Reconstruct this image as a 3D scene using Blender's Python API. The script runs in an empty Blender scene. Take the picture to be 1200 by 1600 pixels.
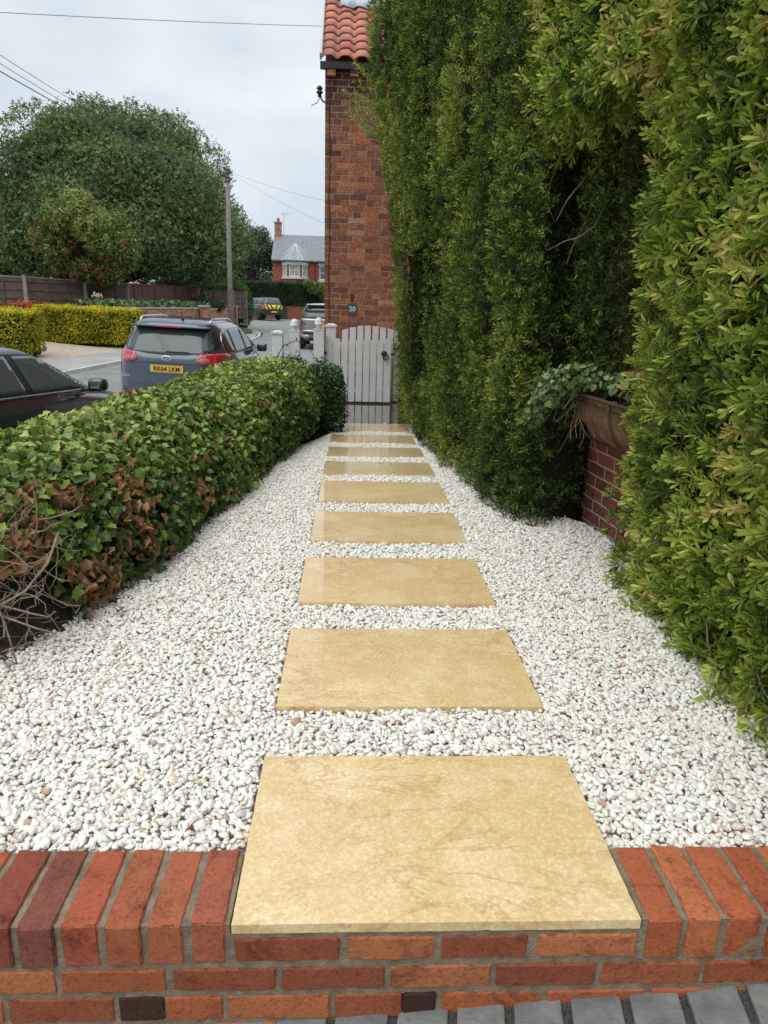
import bpy, bmesh, math, random
import numpy as np
from mathutils import Vector, Matrix, noise
from mathutils.bvhtree import BVHTree
R = math.radians
sc = bpy.context.scene
COL = sc.collection
random.seed(7)
rng = np.random.default_rng(11)

# ------------------------------------------------------------------ camera
cam_d = bpy.data.cameras.new('camera')
cam = bpy.data.objects.new('camera', cam_d)
COL.objects.link(cam)
sc.camera = cam
cam_d.sensor_fit = 'VERTICAL'
cam_d.sensor_height = 36.0
cam_d.lens = 36.0 * 1115.0 / 1600.0
cam_d.clip_start = 0.05
cam_d.clip_end = 2000
PI_, YA_, RO_ = R(16.03), R(2.74), R(1.57)
fw = Vector((math.sin(YA_) * math.cos(PI_), math.cos(YA_) * math.cos(PI_), -math.sin(PI_)))
rt = Vector((math.cos(YA_), -math.sin(YA_), 0))
up = rt.cross(fw)
rr = rt * math.cos(RO_) + up * math.sin(RO_)
uu = -rt * math.sin(RO_) + up * math.cos(RO_)
cam.matrix_world = Matrix(((rr.x, uu.x, -fw.x, 0), (rr.y, uu.y, -fw.y, 0), (rr.z, uu.z, -fw.z, 1.285), (0, 0, 0, 1)))

# ------------------------------------------------------------------ world, sun, exposure
SUN_EL, SUN_AZ = R(62), R(215)          # azimuth clockwise from +Y; overcast, soft
w = bpy.data.worlds.new('World'); sc.world = w; w.use_nodes = True
nt = w.node_tree; nt.nodes.clear()
N = nt.nodes.new
out = N('ShaderNodeOutputWorld'); bg = N('ShaderNodeBackground')
sky = N('ShaderNodeTexSky'); sky.sky_type = 'NISHITA'; sky.sun_disc = False
sky.sun_elevation = SUN_EL; sky.sun_rotation = SUN_AZ
hs = N('ShaderNodeHueSaturation'); hs.inputs['Saturation'].default_value = 0.35
tc = N('ShaderNodeTexCoord'); mp = N('ShaderNodeMapping'); mp.inputs['Scale'].default_value = (1, 1, 2.6)
nz = N('ShaderNodeTexNoise'); nz.inputs['Scale'].default_value = 2.6; nz.inputs['Detail'].default_value = 6; nz.inputs['Roughness'].default_value = 0.5
rp = N('ShaderNodeValToRGB')
rp.color_ramp.elements[0].position = 0.36; rp.color_ramp.elements[0].color = (0.60, 0.69, 0.77, 1)
rp.color_ramp.elements[1].position = 0.64; rp.color_ramp.elements[1].color = (0.84, 0.905, 0.95, 1)
sx = N('ShaderNodeMix'); sx.data_type = 'RGBA'; sx.inputs[0].default_value = 0.93
ml = N('ShaderNodeVectorMath'); ml.operation = 'SCALE'; ml.inputs['Scale'].default_value = 10.0
L = nt.links.new
L(sky.outputs[0], hs.inputs['Color']); L(tc.outputs['Generated'], mp.inputs[0]); L(mp.outputs[0], nz.inputs['Vector'])
L(nz.outputs['Fac'], rp.inputs[0]); L(rp.outputs[0], ml.inputs[0])
# an overcast sky is brighter overhead than near the horizon
gx = N('ShaderNodeSeparateXYZ'); L(tc.outputs['Generated'], gx.inputs[0])
gr = N('ShaderNodeMapRange'); gr.interpolation_type = 'SMOOTHSTEP'; gr.inputs['From Min'].default_value = 0.42; gr.inputs['From Max'].default_value = 0.95
gr.inputs['To Min'].default_value = 10.0; gr.inputs['To Max'].default_value = 17.0; L(gx.outputs['Z'], gr.inputs['Value']); L(gr.outputs[0], ml.inputs['Scale'])
L(hs.outputs[0], sx.inputs[6]); L(ml.outputs[0], sx.inputs[7]); L(sx.outputs[2], bg.inputs[0])
bg.inputs[1].default_value = 0.10
L(bg.outputs[0], out.inputs[0])
sd = bpy.data.lights.new('sun', 'SUN'); sd.energy = 1.5; sd.angle = R(50); sd.color = (1, 0.97, 0.92)
so = bpy.data.objects.new('sun', sd); COL.objects.link(so)
dirv = Vector((math.sin(SUN_AZ) * math.cos(SUN_EL), math.cos(SUN_AZ) * math.cos(SUN_EL), math.sin(SUN_EL)))
so.rotation_euler = dirv.to_track_quat('Z', 'Y').to_euler(); so.location = (0, 0, 40)
vs = sc.view_settings
vs.view_transform = 'Standard'; vs.look = 'None'; vs.exposure = 0.12; vs.gamma = 1; vs.use_curve_mapping = False
sc.cycles.max_bounces = 6; sc.cycles.transparent_max_bounces = 8

# ------------------------------------------------------------------ materials
class NB:
    def __init__(s, m):
        m.use_nodes = True; s.nt = m.node_tree; s.p = s.nt.nodes['Principled BSDF']; s.out = s.nt.nodes['Material Output']
    def n(s, t, **kw):
        x = s.nt.nodes.new(t)
        for k, v in kw.items():
            if k in x.inputs: x.inputs[k].default_value = v
            else: setattr(x, k, v)
        return x
    def l(s, a, b): s.nt.links.new(a, b)
def c4(c): return (c[0], c[1], c[2], 1)
def ramp(nb, stops):
    r = nb.n('ShaderNodeValToRGB'); e = r.color_ramp.elements
    while len(e) < len(stops): e.new(0.5)
    for i, (p, c) in enumerate(stops): e[i].position = p; e[i].color = c4(c)
    return r
def mat(name, col, rough=0.6, noise_s=None, col2=None, bump=0, bump_s=None, metal=0, coat=0, coat_r=0.03, det=4, spec=0.5, ior=None, stops=(0.35, 0.65), dist=0.02):
    m = bpy.data.materials.new(name); b = NB(m); p = b.p
    p.inputs['Base Color'].default_value = c4(col); p.inputs['Roughness'].default_value = rough
    p.inputs['Metallic'].default_value = metal; p.inputs['Coat Weight'].default_value = coat; p.inputs['Coat Roughness'].default_value = coat_r
    p.inputs['Specular IOR Level'].default_value = spec
    if ior: p.inputs['IOR'].default_value = ior
    t = None
    if noise_s or bump: t = b.n('ShaderNodeTexCoord')
    if noise_s:
        n = b.n('ShaderNodeTexNoise', Scale=noise_s, Detail=det, Roughness=0.6); b.l(t.outputs['Object'], n.inputs['Vector'])
        r = ramp(b, [(stops[0], col), (stops[1], col2 or col)]); b.l(n.outputs['Fac'], r.inputs[0]); b.l(r.outputs[0], p.inputs['Base Color'])
    if bump:
        n2 = b.n('ShaderNodeTexNoise', Scale=bump_s or 60, Detail=5, Roughness=0.6); b.l(t.outputs['Object'], n2.inputs['Vector'])
        bp = b.n('ShaderNodeBump', Strength=bump, Distance=dist); b.l(n2.outputs['Fac'], bp.inputs['Height']); b.l(bp.outputs[0], p.inputs['Normal'])
    return m
def mat_leaf(name, rough=0.42, trans=0.25, spec=0.4):
    m = bpy.data.materials.new(name); b = NB(m)
    a = b.n('ShaderNodeAttribute', attribute_name='lc')
    b.l(a.outputs['Color'], b.p.inputs['Base Color']); b.p.inputs['Roughness'].default_value = rough; b.p.inputs['Specular IOR Level'].default_value = spec
    tr = b.n('ShaderNodeBsdfTranslucent'); b.l(a.outputs['Color'], tr.inputs['Color'])
    mx = b.n('ShaderNodeMixShader'); mx.inputs[0].default_value = trans
    b.l(b.p.outputs[0], mx.inputs[1]); b.l(tr.outputs[0], mx.inputs[2]); b.l(mx.outputs[0], b.out.inputs['Surface'])
    return m
def mat_brick(name, c1, c2, mortar, bw=0.237, rh=0.083, ms=0.011, dark=0.5, scale_n=3.0):
    """running-bond brickwork on an upright wall whose local X runs along it"""
    m = bpy.data.materials.new(name); b = NB(m); p = b.p
    t = b.n('ShaderNodeTexCoord'); s = b.n('ShaderNodeSeparateXYZ'); cb = b.n('ShaderNodeCombineXYZ')
    dn = b.n('ShaderNodeTexNoise', Scale=7.0, Detail=3); b.l(t.outputs['Object'], dn.inputs['Vector'])
    dv = b.n('ShaderNodeVectorMath', operation='MULTIPLY_ADD'); dv.inputs[1].default_value = (0.012,) * 3; b.l(dn.outputs['Color'], dv.inputs[0]); b.l(t.outputs['Object'], dv.inputs[2])
    b.l(dv.outputs[0], s.inputs[0])
    ad = b.n('ShaderNodeMath', operation='ADD'); b.l(s.outputs['X'], ad.inputs[0]); b.l(s.outputs['Y'], ad.inputs[1])
    b.l(ad.outputs[0], cb.inputs['X']); b.l(s.outputs['Z'], cb.inputs['Y'])
    br = b.n('ShaderNodeTexBrick', Scale=1.0); br.inputs['Brick Width'].default_value = bw; br.inputs['Row Height'].default_value = rh
    br.inputs['Mortar Size'].default_value = ms / 2; br.inputs['Mortar Smooth'].default_value = 0.25; br.inputs['Bias'].default_value = 0.0
    br.inputs['Color1'].default_value = (0, 0, 0, 1); br.inputs['Color2'].default_value = (1, 1, 1, 1); br.inputs['Mortar'].default_value = (0.5, 0.5, 0.5, 1)
    b.l(cb.outputs[0], br.inputs['Vector'])
    k = dark
    r = ramp(b, [(0.0, tuple(x * k for x in c1)), (0.25, c1), (0.55, c2), (0.8, tuple(min(1, x * 1.35) for x in c2)), (1.0, (c2[0] * .75, c2[1] * .8, c2[2] * 1.1))])
    b.l(br.outputs['Color'], r.inputs[0])
    n1 = b.n('ShaderNodeTexNoise', Scale=scale_n * 9, Detail=6, Roughness=0.7); b.l(t.outputs['Object'], n1.inputs['Vector'])
    n2 = b.n('ShaderNodeTexNoise', Scale=scale_n * 0.5, Detail=3); b.l(t.outputs['Object'], n2.inputs['Vector'])
    r1 = ramp(b, [(0.32, (0.38, 0.38, 0.42)), (0.5, (.95, .93, .9)), (0.7, (1.5, 1.42, 1.3))]); b.l(n1.outputs['Fac'], r1.inputs[0])
    r2 = ramp(b, [(0.3, (0.7, 0.72, 0.75)), (0.7, (1.15, 1.1, 1.05))]); b.l(n2.outputs['Fac'], r2.inputs[0])
    m1 = b.n('ShaderNodeMix', data_type='RGBA', blend_type='MULTIPLY'); m1.inputs[0].default_value = 1; b.l(r.outputs[0], m1.inputs[6]); b.l(r1.outputs[0], m1.inputs[7])
    m2 = b.n('ShaderNodeMix', data_type='RGBA', blend_type='MULTIPLY'); m2.inputs[0].default_value = 1; b.l(m1.outputs[2], m2.inputs[6]); b.l(r2.outputs[0], m2.inputs[7])
    m3 = b.n('ShaderNodeMix', data_type='RGBA'); b.l(br.outputs['Fac'], m3.inputs[0]); b.l(m2.outputs[2], m3.inputs[6])
    m3.inputs[7].default_value = c4(mortar)
    b.l(m3.outputs[2], p.inputs['Base Color']); p.inputs['Roughness'].default_value = 0.85
    inv = b.n('ShaderNodeMath', operation='MULTIPLY_ADD'); b.l(br.outputs['Fac'], inv.inputs[0]); inv.inputs[1].default_value = -0.7; b.l(n1.outputs['Fac'], inv.inputs[2])
    bp = b.n('ShaderNodeBump', Strength=0.7, Distance=0.008); b.l(inv.outputs[0], bp.inputs['Height']); b.l(bp.outputs[0], p.inputs['Normal'])
    return m

M = {}
M['leaf'] = mat_leaf('hedge_leaf', 0.48, 0.28, 0.3)
M['leaf_glossy'] = mat_leaf('glossy_leaf', 0.38, 0.2, 0.4)
M['leaf_far'] = mat_leaf('tree_leaf', 0.6, 0.2, 0.2)
M['dead'] = mat_leaf('dead_leaf', 0.75, 0.15, 0.2)
M['twig'] = mat('twig', (0.20, 0.14, 0.10), 0.85, 20, (0.34, 0.26, 0.19), 0.5, 80, dist=0.003)
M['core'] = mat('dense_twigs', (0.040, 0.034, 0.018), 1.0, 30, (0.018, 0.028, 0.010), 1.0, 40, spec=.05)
M['bark'] = mat('bark', (0.09, 0.07, 0.05), 0.9, 8, (0.15, 0.12, 0.09), 0.8, 25)
M['soil'] = mat('soil', (0.028, 0.018, 0.012), 0.95, 25, (0.06, 0.04, 0.028), 1.0, 45, dist=0.03)
M['mortar'] = mat('mortar', (0.17, 0.13, 0.085), 0.95, 25, (0.30, 0.235, 0.16), 0.9, 160, dist=0.006)
M['white_paint'] = mat('grey_white_paint', (0.63, 0.63, 0.60), 0.5, 6, (0.72, 0.72, 0.69), 0.25, 40, dist=0.004)
M['black_iron'] = mat('black_iron', (0.02, 0.02, 0.02), 0.45)
M['white_frame'] = mat('white_frame', (0.72, 0.72, 0.7), 0.45)
M['glass'] = mat('window_glass', (0.03, 0.035, 0.04), 0.04, ior=1.8, spec=0.6)
M['curtain_glass'] = mat('curtained_window_glass', (0.30, 0.32, 0.33), 0.12, 3, (0.5, 0.52, 0.52), stops=(0.4, 0.6))
M['stone_sill'] = mat('stone_sill', (0.5, 0.48, 0.46), 0.7, 12, (0.62, 0.6, 0.57), 0.3, 60)
M['asphalt'] = mat('worn_asphalt', (0.17, 0.17, 0.165), 0.75, 1.3, (0.24, 0.24, 0.23), 0.5, 90, dist=0.006)
M['pavement'] = mat('old_pavement', (0.26, 0.255, 0.24), 0.8, 0.9, (0.36, 0.35, 0.33), 0.4, 60, dist=0.006)
M['kerb'] = mat('kerb_concrete', (0.42, 0.41, 0.38), 0.85, 3, (0.5, 0.49, 0.45), 0.3, 50)
M['pink_gravel'] = mat('pink_gravel', (0.33, 0.24, 0.18), 0.9, 14, (0.55, 0.45, 0.36), 1, 30, dist=0.03)
M['grass'] = mat('verge', (0.06, 0.09, 0.025), 0.9, 6, (0.10, 0.13, 0.04), 1, 30, dist=0.05)
M['ground'] = mat('ground_earth', (0.07, 0.08, 0.04), 0.95, 2, (0.12, 0.11, 0.07), 0.8, 20)
M['brick_old'] = mat_brick('old_red_brick', (0.20, 0.075, 0.05), (0.33, 0.125, 0.068), (0.34, 0.27, 0.21), bw=0.262, rh=0.072, ms=0.010, dark=0.5)
M['brick_house'] = mat_brick('house_brick', (0.21, 0.06, 0.035), (0.26, 0.075, 0.042), (0.40, 0.35, 0.29), dark=0.8, bw=0.235, rh=0.078, ms=0.012)
M['brick_far'] = mat_brick('far_red_brick', (0.33, 0.085, 0.05), (0.36, 0.10, 0.06), (0.30, 0.16, 0.11), bw=0.23, rh=0.08, ms=0.01, dark=0.85, scale_n=1)
M['brick_low'] = mat_brick('low_wall_brick', (0.32, 0.14, 0.08), (0.40, 0.19, 0.12), (0.42, 0.33, 0.25), dark=0.85, scale_n=1)
M['cap_stone'] = mat('cap_stone', (0.40, 0.34, 0.28), 0.85, 8, (0.5, 0.43, 0.36), 0.3, 40)
M['dark_wood'] = mat('dark_fence_wood', (0.085, 0.052, 0.04), 0.85, 5, (0.14, 0.095, 0.075), 0.6, 30)
M['brown_wood'] = mat('red_brown_fence_wood', (0.105, 0.045, 0.036), 0.8, 5, (0.15, 0.068, 0.055), 0.5, 30)
M['grey_wood'] = mat('weathered_post', (0.22, 0.20, 0.17), 0.85, 5, (0.32, 0.29, 0.25), 0.6, 30)
M['slate_roof'] = mat('slate_roof', (0.15, 0.16, 0.175), 0.6, 5, (0.24, 0.25, 0.27), 0.6, 14)
M['lead'] = mat('lead_flashing', (0.42, 0.47, 0.52), 0.5, 6, (0.55, 0.6, 0.65), 0.3, 20)
M['far_tile'] = mat('far_red_tile', (0.36, 0.12, 0.07), 0.8, 6, (0.48, 0.17, 0.10), 0.6, 20)

# ------------------------------------------------------------------ mesh helpers
class MB:
    def __init__(s): s.v = []; s.f = []; s.c = []
    def add(s, vs_, fs, col=None):
        o = len(s.v); s.v += [tuple(x) for x in vs_]; s.f += [tuple(i + o for i in f) for f in fs]
        if col is not None: s.c += [col] * len(vs_)
    def box(s, x0, x1, y0, y1, z0, z1, mtx=None, taper=0, bev=0, col=None):
        if bev:
            bm = bmesh.new(); bmesh.ops.create_cube(bm, size=1)
            for v in bm.verts: v.co = Vector((x0 + (v.co.x + .5) * (x1 - x0), y0 + (v.co.y + .5) * (y1 - y0), z0 + (v.co.z + .5) * (z1 - z0)))
            bmesh.ops.bevel(bm, geom=bm.edges[:], offset=bev, segments=2, affect='EDGES', profile=0.6)
            vs_ = [v.co.copy() for v in bm.verts]; fs = [[v.index for v in f.verts] for f in bm.faces]; bm.free()
        else:
            t = taper
            vs_ = [Vector(p) for p in ((x0, y0, z0), (x1, y0, z0), (x1, y1, z0), (x0, y1, z0), (x0 + t, y0 + t, z1), (x1 - t, y0 + t, z1), (x1 - t, y1 - t, z1), (x0 + t, y1 - t, z1))]
            fs = [(0, 3, 2, 1), (4, 5, 6, 7), (0, 1, 5, 4), (1, 2, 6, 5), (2, 3, 7, 6), (3, 0, 4, 7)]
        if mtx: vs_ = [mtx @ v for v in vs_]
        s.add(vs_, fs, col)
    def tube(s, pts, rads, n=8, caps=True):
        pts = [Vector(p) for p in pts]
        if not hasattr(rads, '__len__'): rads = [rads] * len(pts)
        o = len(s.v); ref = None
        for i, p in enumerate(pts):
            d = (pts[min(i + 1, len(pts) - 1)] - pts[max(i - 1, 0)])
            if d.length < 1e-9: d = Vector((0, 0, 1))
            d.normalize()
            if ref is None: ref = d.orthogonal().normalized()
            a = (ref - d * ref.dot(d));
            a = a.normalized() if a.length > 1e-6 else d.orthogonal().normalized()
            ref = a; b = d.cross(a)
            for k in range(n):
                t = 2 * math.pi * k / n
                s.v.append(tuple(p + (a * math.cos(t) + b * math.sin(t)) * rads[i]))
        for i in range(len(pts) - 1):
            for k in range(n):
                s.f.append((o + i * n + k, o + i * n + (k + 1) % n, o + (i + 1) * n + (k + 1) % n, o + (i + 1) * n + k))
        if caps:
            s.f.append(tuple(o + k for k in range(n))[::-1]); s.f.append(tuple(o + (len(pts) - 1) * n + k for k in range(n)))
    def lathe(s, prof, n=20, mtx=None):
        o = len(s.v)
        for r_, z in prof:
            for k in range(n):
                t = 2 * math.pi * k / n; v = Vector((r_ * math.cos(t), r_ * math.sin(t), z))
                s.v.append(tuple(mtx @ v if mtx else v))
        for i in range(len(prof) - 1):
            for k in range(n): s.f.append((o + i * n + k, o + i * n + (k + 1) % n, o + (i + 1) * n + (k + 1) % n, o + (i + 1) * n + k))
        s.f.append(tuple(o + k for k in range(n))[::-1]); s.f.append(tuple(o + (len(prof) - 1) * n + k for k in range(n)))
    def build(s, name, m, parent=None, smooth=False, attr=None):
        me = bpy.data.meshes.new(name); me.from_pydata(s.v, [], s.f); me.update()
        if attr and s.c:
            a = me.color_attributes.new(attr, 'FLOAT_COLOR', 'POINT')
            a.data.foreach_set('color', np.array([c4(c) for c in s.c], dtype=np.float32).ravel())
        if smooth: me.polygons.foreach_set('use_smooth', [True] * len(me.polygons))
        o = bpy.data.objects.new(name, me); me.materials.append(m); COL.objects.link(o)
        if parent: o.parent = parent
        return o
def tag(o, label=None, cat=None, group=None, kind=None):
    if label: o['label'] = label
    if cat: o['category'] = cat
    if group: o['group'] = group
    if kind: o['kind'] = kind
    return o
def empty(name, loc=(0, 0, 0), rz=0):
    o = bpy.data.objects.new(name, None); COL.objects.link(o); o.location = loc; o.rotation_euler = (0, 0, rz); o.empty_display_size = 0.2
    return o
def copy_tree(o, parent=None):
    c = o.copy(); COL.objects.link(c); c.parent = parent
    for ch in list(o.children): copy_tree(ch, c)
    return c
def box_obj(name, m, x0, x1, y0, y1, z0, z1, parent=None, bev=0, mtx=None):
    b = MB(); b.box(x0, x1, y0, y1, z0, z1, bev=bev, mtx=mtx); return b.build(name, m, parent)

# leaves ------------------------------------------------------------
def tmpl_lance(wd=0.15, curl=-0.12):
    V = [(0, 0, 0), (-wd, .3, .03), (0, .32, -.02), (wd, .3, .03), (-wd * .95, .68, .02), (0, .7, -.04), (wd * .95, .68, .02), (0, 1, curl)]
    F = [(0, 2, 1), (0, 3, 2), (1, 2, 5, 4), (2, 3, 6, 5), (4, 5, 7), (5, 6, 7)]
    return np.array(V), F
def tmpl_blunt(wd=.13):
    V = [(0, 0, 0), (-wd * .45, .28, .02), (0, .30, -.015), (wd * .45, .28, .02), (-wd, .66, .035), (0, .68, -.02), (wd, .66, .035), (-wd * .72, .88, .0), (0, .90, -.05), (wd * .72, .88, .0), (0, 1, -.08)]
    F = [(0, 2, 1), (0, 3, 2), (1, 2, 5, 4), (2, 3, 6, 5), (4, 5, 8, 7), (5, 6, 9, 8), (7, 8, 10), (8, 9, 10)]
    return np.array(V), F
def tmpl_ivy():
    o = [(0, -.02), (.24, -.14), (.46, .08), (.37, .30), (.45, .52), (.25, .64), (0, .98), (-.25, .64), (-.45, .52), (-.37, .30), (-.46, .08), (-.24, -.14)]
    V = [(0, .30, -.05)] + [(x, y, .22 * abs(x) - .16 * y * y) for x, y in o]
    F = [(0, i + 1, (i + 1) % 12 + 1) for i in range(12)]
    return np.array(V), F
def tmpl_oval(wd=.32):
    V = [(0, 0, 0), (-wd, .45, .06), (0, .5, -.03), (wd, .45, .06), (0, 1, -.08)]
    return np.array(V), [(0, 2, 1), (0, 3, 2), (1, 2, 4), (2, 3, 4)]
def tmpl_clump():
    V = [(0, 0, 0), (-.4, .4, .1), (.1, .5, -.1), (.45, .35, .1), (0, 1, 0), (-.35, .9, .15), (.4, .95, .1)]
    return np.array(V), [(0, 2, 1), (0, 3, 2), (2, 4, 5), (2, 6, 4)]
def norm(a): return a / np.maximum(np.linalg.norm(a, axis=1, keepdims=True), 1e-9)
def leaf_obj(name, T, pos, dirs, nrm, size, colr, m, parent=None, smooth=False):
    V, F = T
    y = norm(dirs); x = norm(np.cross(y, nrm)); z = np.cross(x, y)
    n = len(pos); k = len(V)
    s = np.asarray(size).reshape(-1, 1, 1)
    P = pos[:, None, :] + s * (V[None, :, 0:1] * x[:, None, :] + V[None, :, 1:2] * y[:, None, :] + V[None, :, 2:3] * z[:, None, :])
    P = P.reshape(-1, 3).astype(np.float32)
    lt = np.array([len(f) for f in F]); li = np.concatenate([np.array(f) for f in F])
    loops = (li[None, :] + (np.arange(n) * k)[:, None]).ravel().astype(np.int32)
    tot = np.tile(lt, n); st = np.concatenate([[0], np.cumsum(tot)[:-1]])
    me = bpy.data.meshes.new(name); me.vertices.add(len(P)); me.vertices.foreach_set('co', P.ravel())
    me.loops.add(len(loops)); me.loops.foreach_set('vertex_index', loops)
    me.polygons.add(len(tot)); me.polygons.foreach_set('loop_start', st.astype(np.int32))
    me.update(calc_edges=True)
    a = me.color_attributes.new('lc', 'FLOAT_COLOR', 'POINT')
    C_ = np.ones((n, k, 4), dtype=np.float32); C_[:, :, :3] = np.clip(colr, 0, 1)[:, None, :]
    a.data.foreach_set('color', C_.ravel())
    if smooth: me.polygons.foreach_set('use_smooth', np.ones(len(tot), dtype=bool))
    me.validate()
    o = bpy.data.objects.new(name, me); me.materials.append(m); COL.objects.link(o)
    if parent: o.parent = parent
    return o
def nz3(P, s, off=0):
    return np.array([noise.noise(Vector((p[0] * s + off, p[1] * s, p[2] * s))) for p in P])
def mixc(a, b, t): return np.array(a)[None, :] * (1 - t[:, None]) + np.array(b)[None, :] * t[:, None]
def sheet(name, poly, zf, m, step=1.0, kind='structure', label=None, off=0.0):
    """flat polygon cut on a grid and laid on a height function"""
    bm = bmesh.new(); bm.faces.new([bm.verts.new((x, y, 0)) for x, y in poly])
    xs = [p[0] for p in poly]; ys = [p[1] for p in poly]
    for ax, lo, hi in ((0, min(xs), max(xs)), (1, min(ys), max(ys))):
        k = math.ceil(lo / step) * step
        while k < hi:
            co = (k, 0, 0) if ax == 0 else (0, k, 0); no = (1, 0, 0) if ax == 0 else (0, 1, 0)
            bmesh.ops.bisect_plane(bm, geom=bm.verts[:] + bm.edges[:] + bm.faces[:], plane_co=co, plane_no=no)
            k += step
    for v in bm.verts: v.co.z = zf(v.co.x, v.co.y) + off
    for f in bm.faces:
        if f.normal.z < 0: f.normal_flip()
    me = bpy.data.meshes.new(name); bm.to_mesh(me); bm.free(); me.materials.append(m)
    me.polygons.foreach_set('use_smooth', [True] * len(me.polygons))
    o = bpy.data.objects.new(name, me); COL.objects.link(o); tag(o, label, None, None, kind)
    return o
def text_mesh(name, s, size, loc, rot, m, parent=None, ext=0.002, bold=0.0, sx_=1.0):
    cu = bpy.data.curves.new(name, 'FONT'); cu.body = s; cu.size = size; cu.extrude = ext; cu.offset = bold; cu.align_x = 'CENTER'; cu.align_y = 'CENTER'
    o = bpy.data.objects.new(name, cu); COL.objects.link(o)
    dg = bpy.context.evaluated_depsgraph_get(); me = bpy.data.meshes.new_from_object(o.evaluated_get(dg))
    bpy.data.objects.remove(o); bpy.data.curves.remove(cu)
    me.materials.clear(); me.materials.append(m); me.name = name
    o = bpy.data.objects.new(name, me); COL.objects.link(o); o.location = loc; o.rotation_euler = rot; o.scale = (sx_, 1, 1)
    if parent: o.parent = parent
    return o
def smooth01(a, b, x):
    t = min(1, max(0, (x - a) / (b - a))); return t * t * (3 - 2 * t)
def interp(x, xs, ys): return float(np.interp(x, xs, ys))
# ================================================================== GROUND, ROAD
RY = [-60, 14, 28, 45, 62, 120, 400]; RZ = [-.60, -.60, -.38, -.22, -.03, .3, .6]
LKY = [-40, 0, 10, 18.6, 21.3, 27, 30.6, 34, 40, 60, 400]; LKX = [-14, -10.0, -8.3, -7.0, -6.65, -5.3, -4.5, -4.5, -4.9, -9, -9]
RKY = [-40, 5, 11, 17, 28, 60, 400]; RKX = [-10, -2.45, -1.42, -1.0, -.2, .6, 1]
def road_z(y): return interp(y, RY, RZ)
def lk(y): return interp(y, LKY, LKX)
def rk(y): return interp(y, RKY, RKX)
def land_z(x, y):
    d = lk(y) - x
    z = road_z(y)
    if d > 0: z += smooth01(1.5, 11, d) * 0.75 * smooth01(12, 30, y)
    return z
def grid_ground():
    xs = np.unique(np.concatenate([np.linspace(-700, -40, 12), np.linspace(-40, 30, 60), np.linspace(30, 700, 12)]))
    ys = np.unique(np.concatenate([np.linspace(-300, -10, 8), np.linspace(-10, 90, 80), np.linspace(90, 900, 14)]))
    b = MB()
    b.v = [(x, y, land_z(x, y) - 0.06) for y in ys for x in xs]; n = len(xs)
    b.f = [(j * n + i, j * n + i + 1, (j + 1) * n + i + 1, (j + 1) * n + i) for j in range(len(ys) - 1) for i in range(n - 1)]
    o = b.build('ground', M['ground'], smooth=True); tag(o, None, kind='structure')
grid_ground()
ys_ = list(np.arange(-8, 34.1, 1.0))
road = [(lk(y), y) for y in ys_] + [(-4.5, 36), (-4.9, 40), (-7.2, 48), (-14, 52), (-30, 53), (-30, 66), (12, 66)] + [(rk(y), y) for y in np.arange(60, -8.1, -1.0)]
sheet('road', road, lambda x, y: land_z(x, y) if x > lk(y) else road_z(y), M['asphalt'], 1.5)
# opposite pavement and right pavement: raised 8 cm behind kerbs
def kerb(name, line, side, wd=0.13, h=0.09):
    b = MB()
    P = [Vector((x, y, 0)) for x, y in line]
    for i in range(len(P)):
        d = (P[min(i + 1, len(P) - 1)] - P[max(i - 1, 0)]).normalized(); nrm = Vector((-d.y, d.x, 0)) * side
        a = P[i]; c = a + nrm * wd; z = road_z(a.y)
        b.v += [(a.x, a.y, z - .1), (a.x, a.y, z + h), (c.x, c.y, z + h), (c.x, c.y, z - .1)]
    for i in range(len(P) - 1):
        for k in range(4): b.f.append((i * 4 + k, i * 4 + (k + 1) % 4, (i + 1) * 4 + (k + 1) % 4, (i + 1) * 4 + k))
    b.f += [(0, 1, 2, 3), tuple((len(P) - 1) * 4 + k for k in (3, 2, 1, 0))]
    tag(b.build(name, M['kerb']), None, kind='structure')
corner = [(lk(y), y) for y in np.arange(-8, 34.1, 1.0)] + [(-4.55, 36), (-4.9, 39), (-5.9, 43), (-8, 47), (-14, 51), (-30, 52)]
kerb('kerb', corner, 1)
kerb('kerb', [(rk(y), y) for y in np.arange(-8, 60, 1.0)], -1)
sheet('pavement', [(lk(y) - .12, y) for y in np.arange(-8, 34.1, 1.0)] + [(-5.0, 39), (-6, 42.6), (-8.5, 45), (-7.6, 40), (-6.9, 35)] + [(lk(y) - 2.0, y) for y in np.arange(33, -8.1, -1.0)],
      lambda x, y: land_z(x, y) + .075, M['pavement'], 1.0)
sheet('footpath', [(rk(y) + .12, y) for y in np.arange(-8, 59, 1.0)] + [(-.45, 58), (-.45, 12), (-1.15, 11.2)] + [(rk(y) + (.9 if y > 4 else .7), y) for y in np.arange(10, -8.1, -1.0)],
      lambda x, y: road_z(y) + .075, M['pavement'], 1.0)
sheet('driveway', [(-9.4, 14.0), (-8.95, 18.6), (-8.6, 21.3), (-7.4, 25.2), (-7.5, 25.5), (-16, 25.6), (-16, 14.0)], lambda x, y: land_z(x, y) + .072, M['pink_gravel'], 1.0)
sheet('verge', [(-8.5, 45), (-7.3, 44.0), (-6.3, 43), (-5.6, 41), (-5.2, 38), (-6.1, 37), (-7, 40), (-7.6, 42)], lambda x, y: land_z(x, y) + .13, M['grass'], 1.0)

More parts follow.
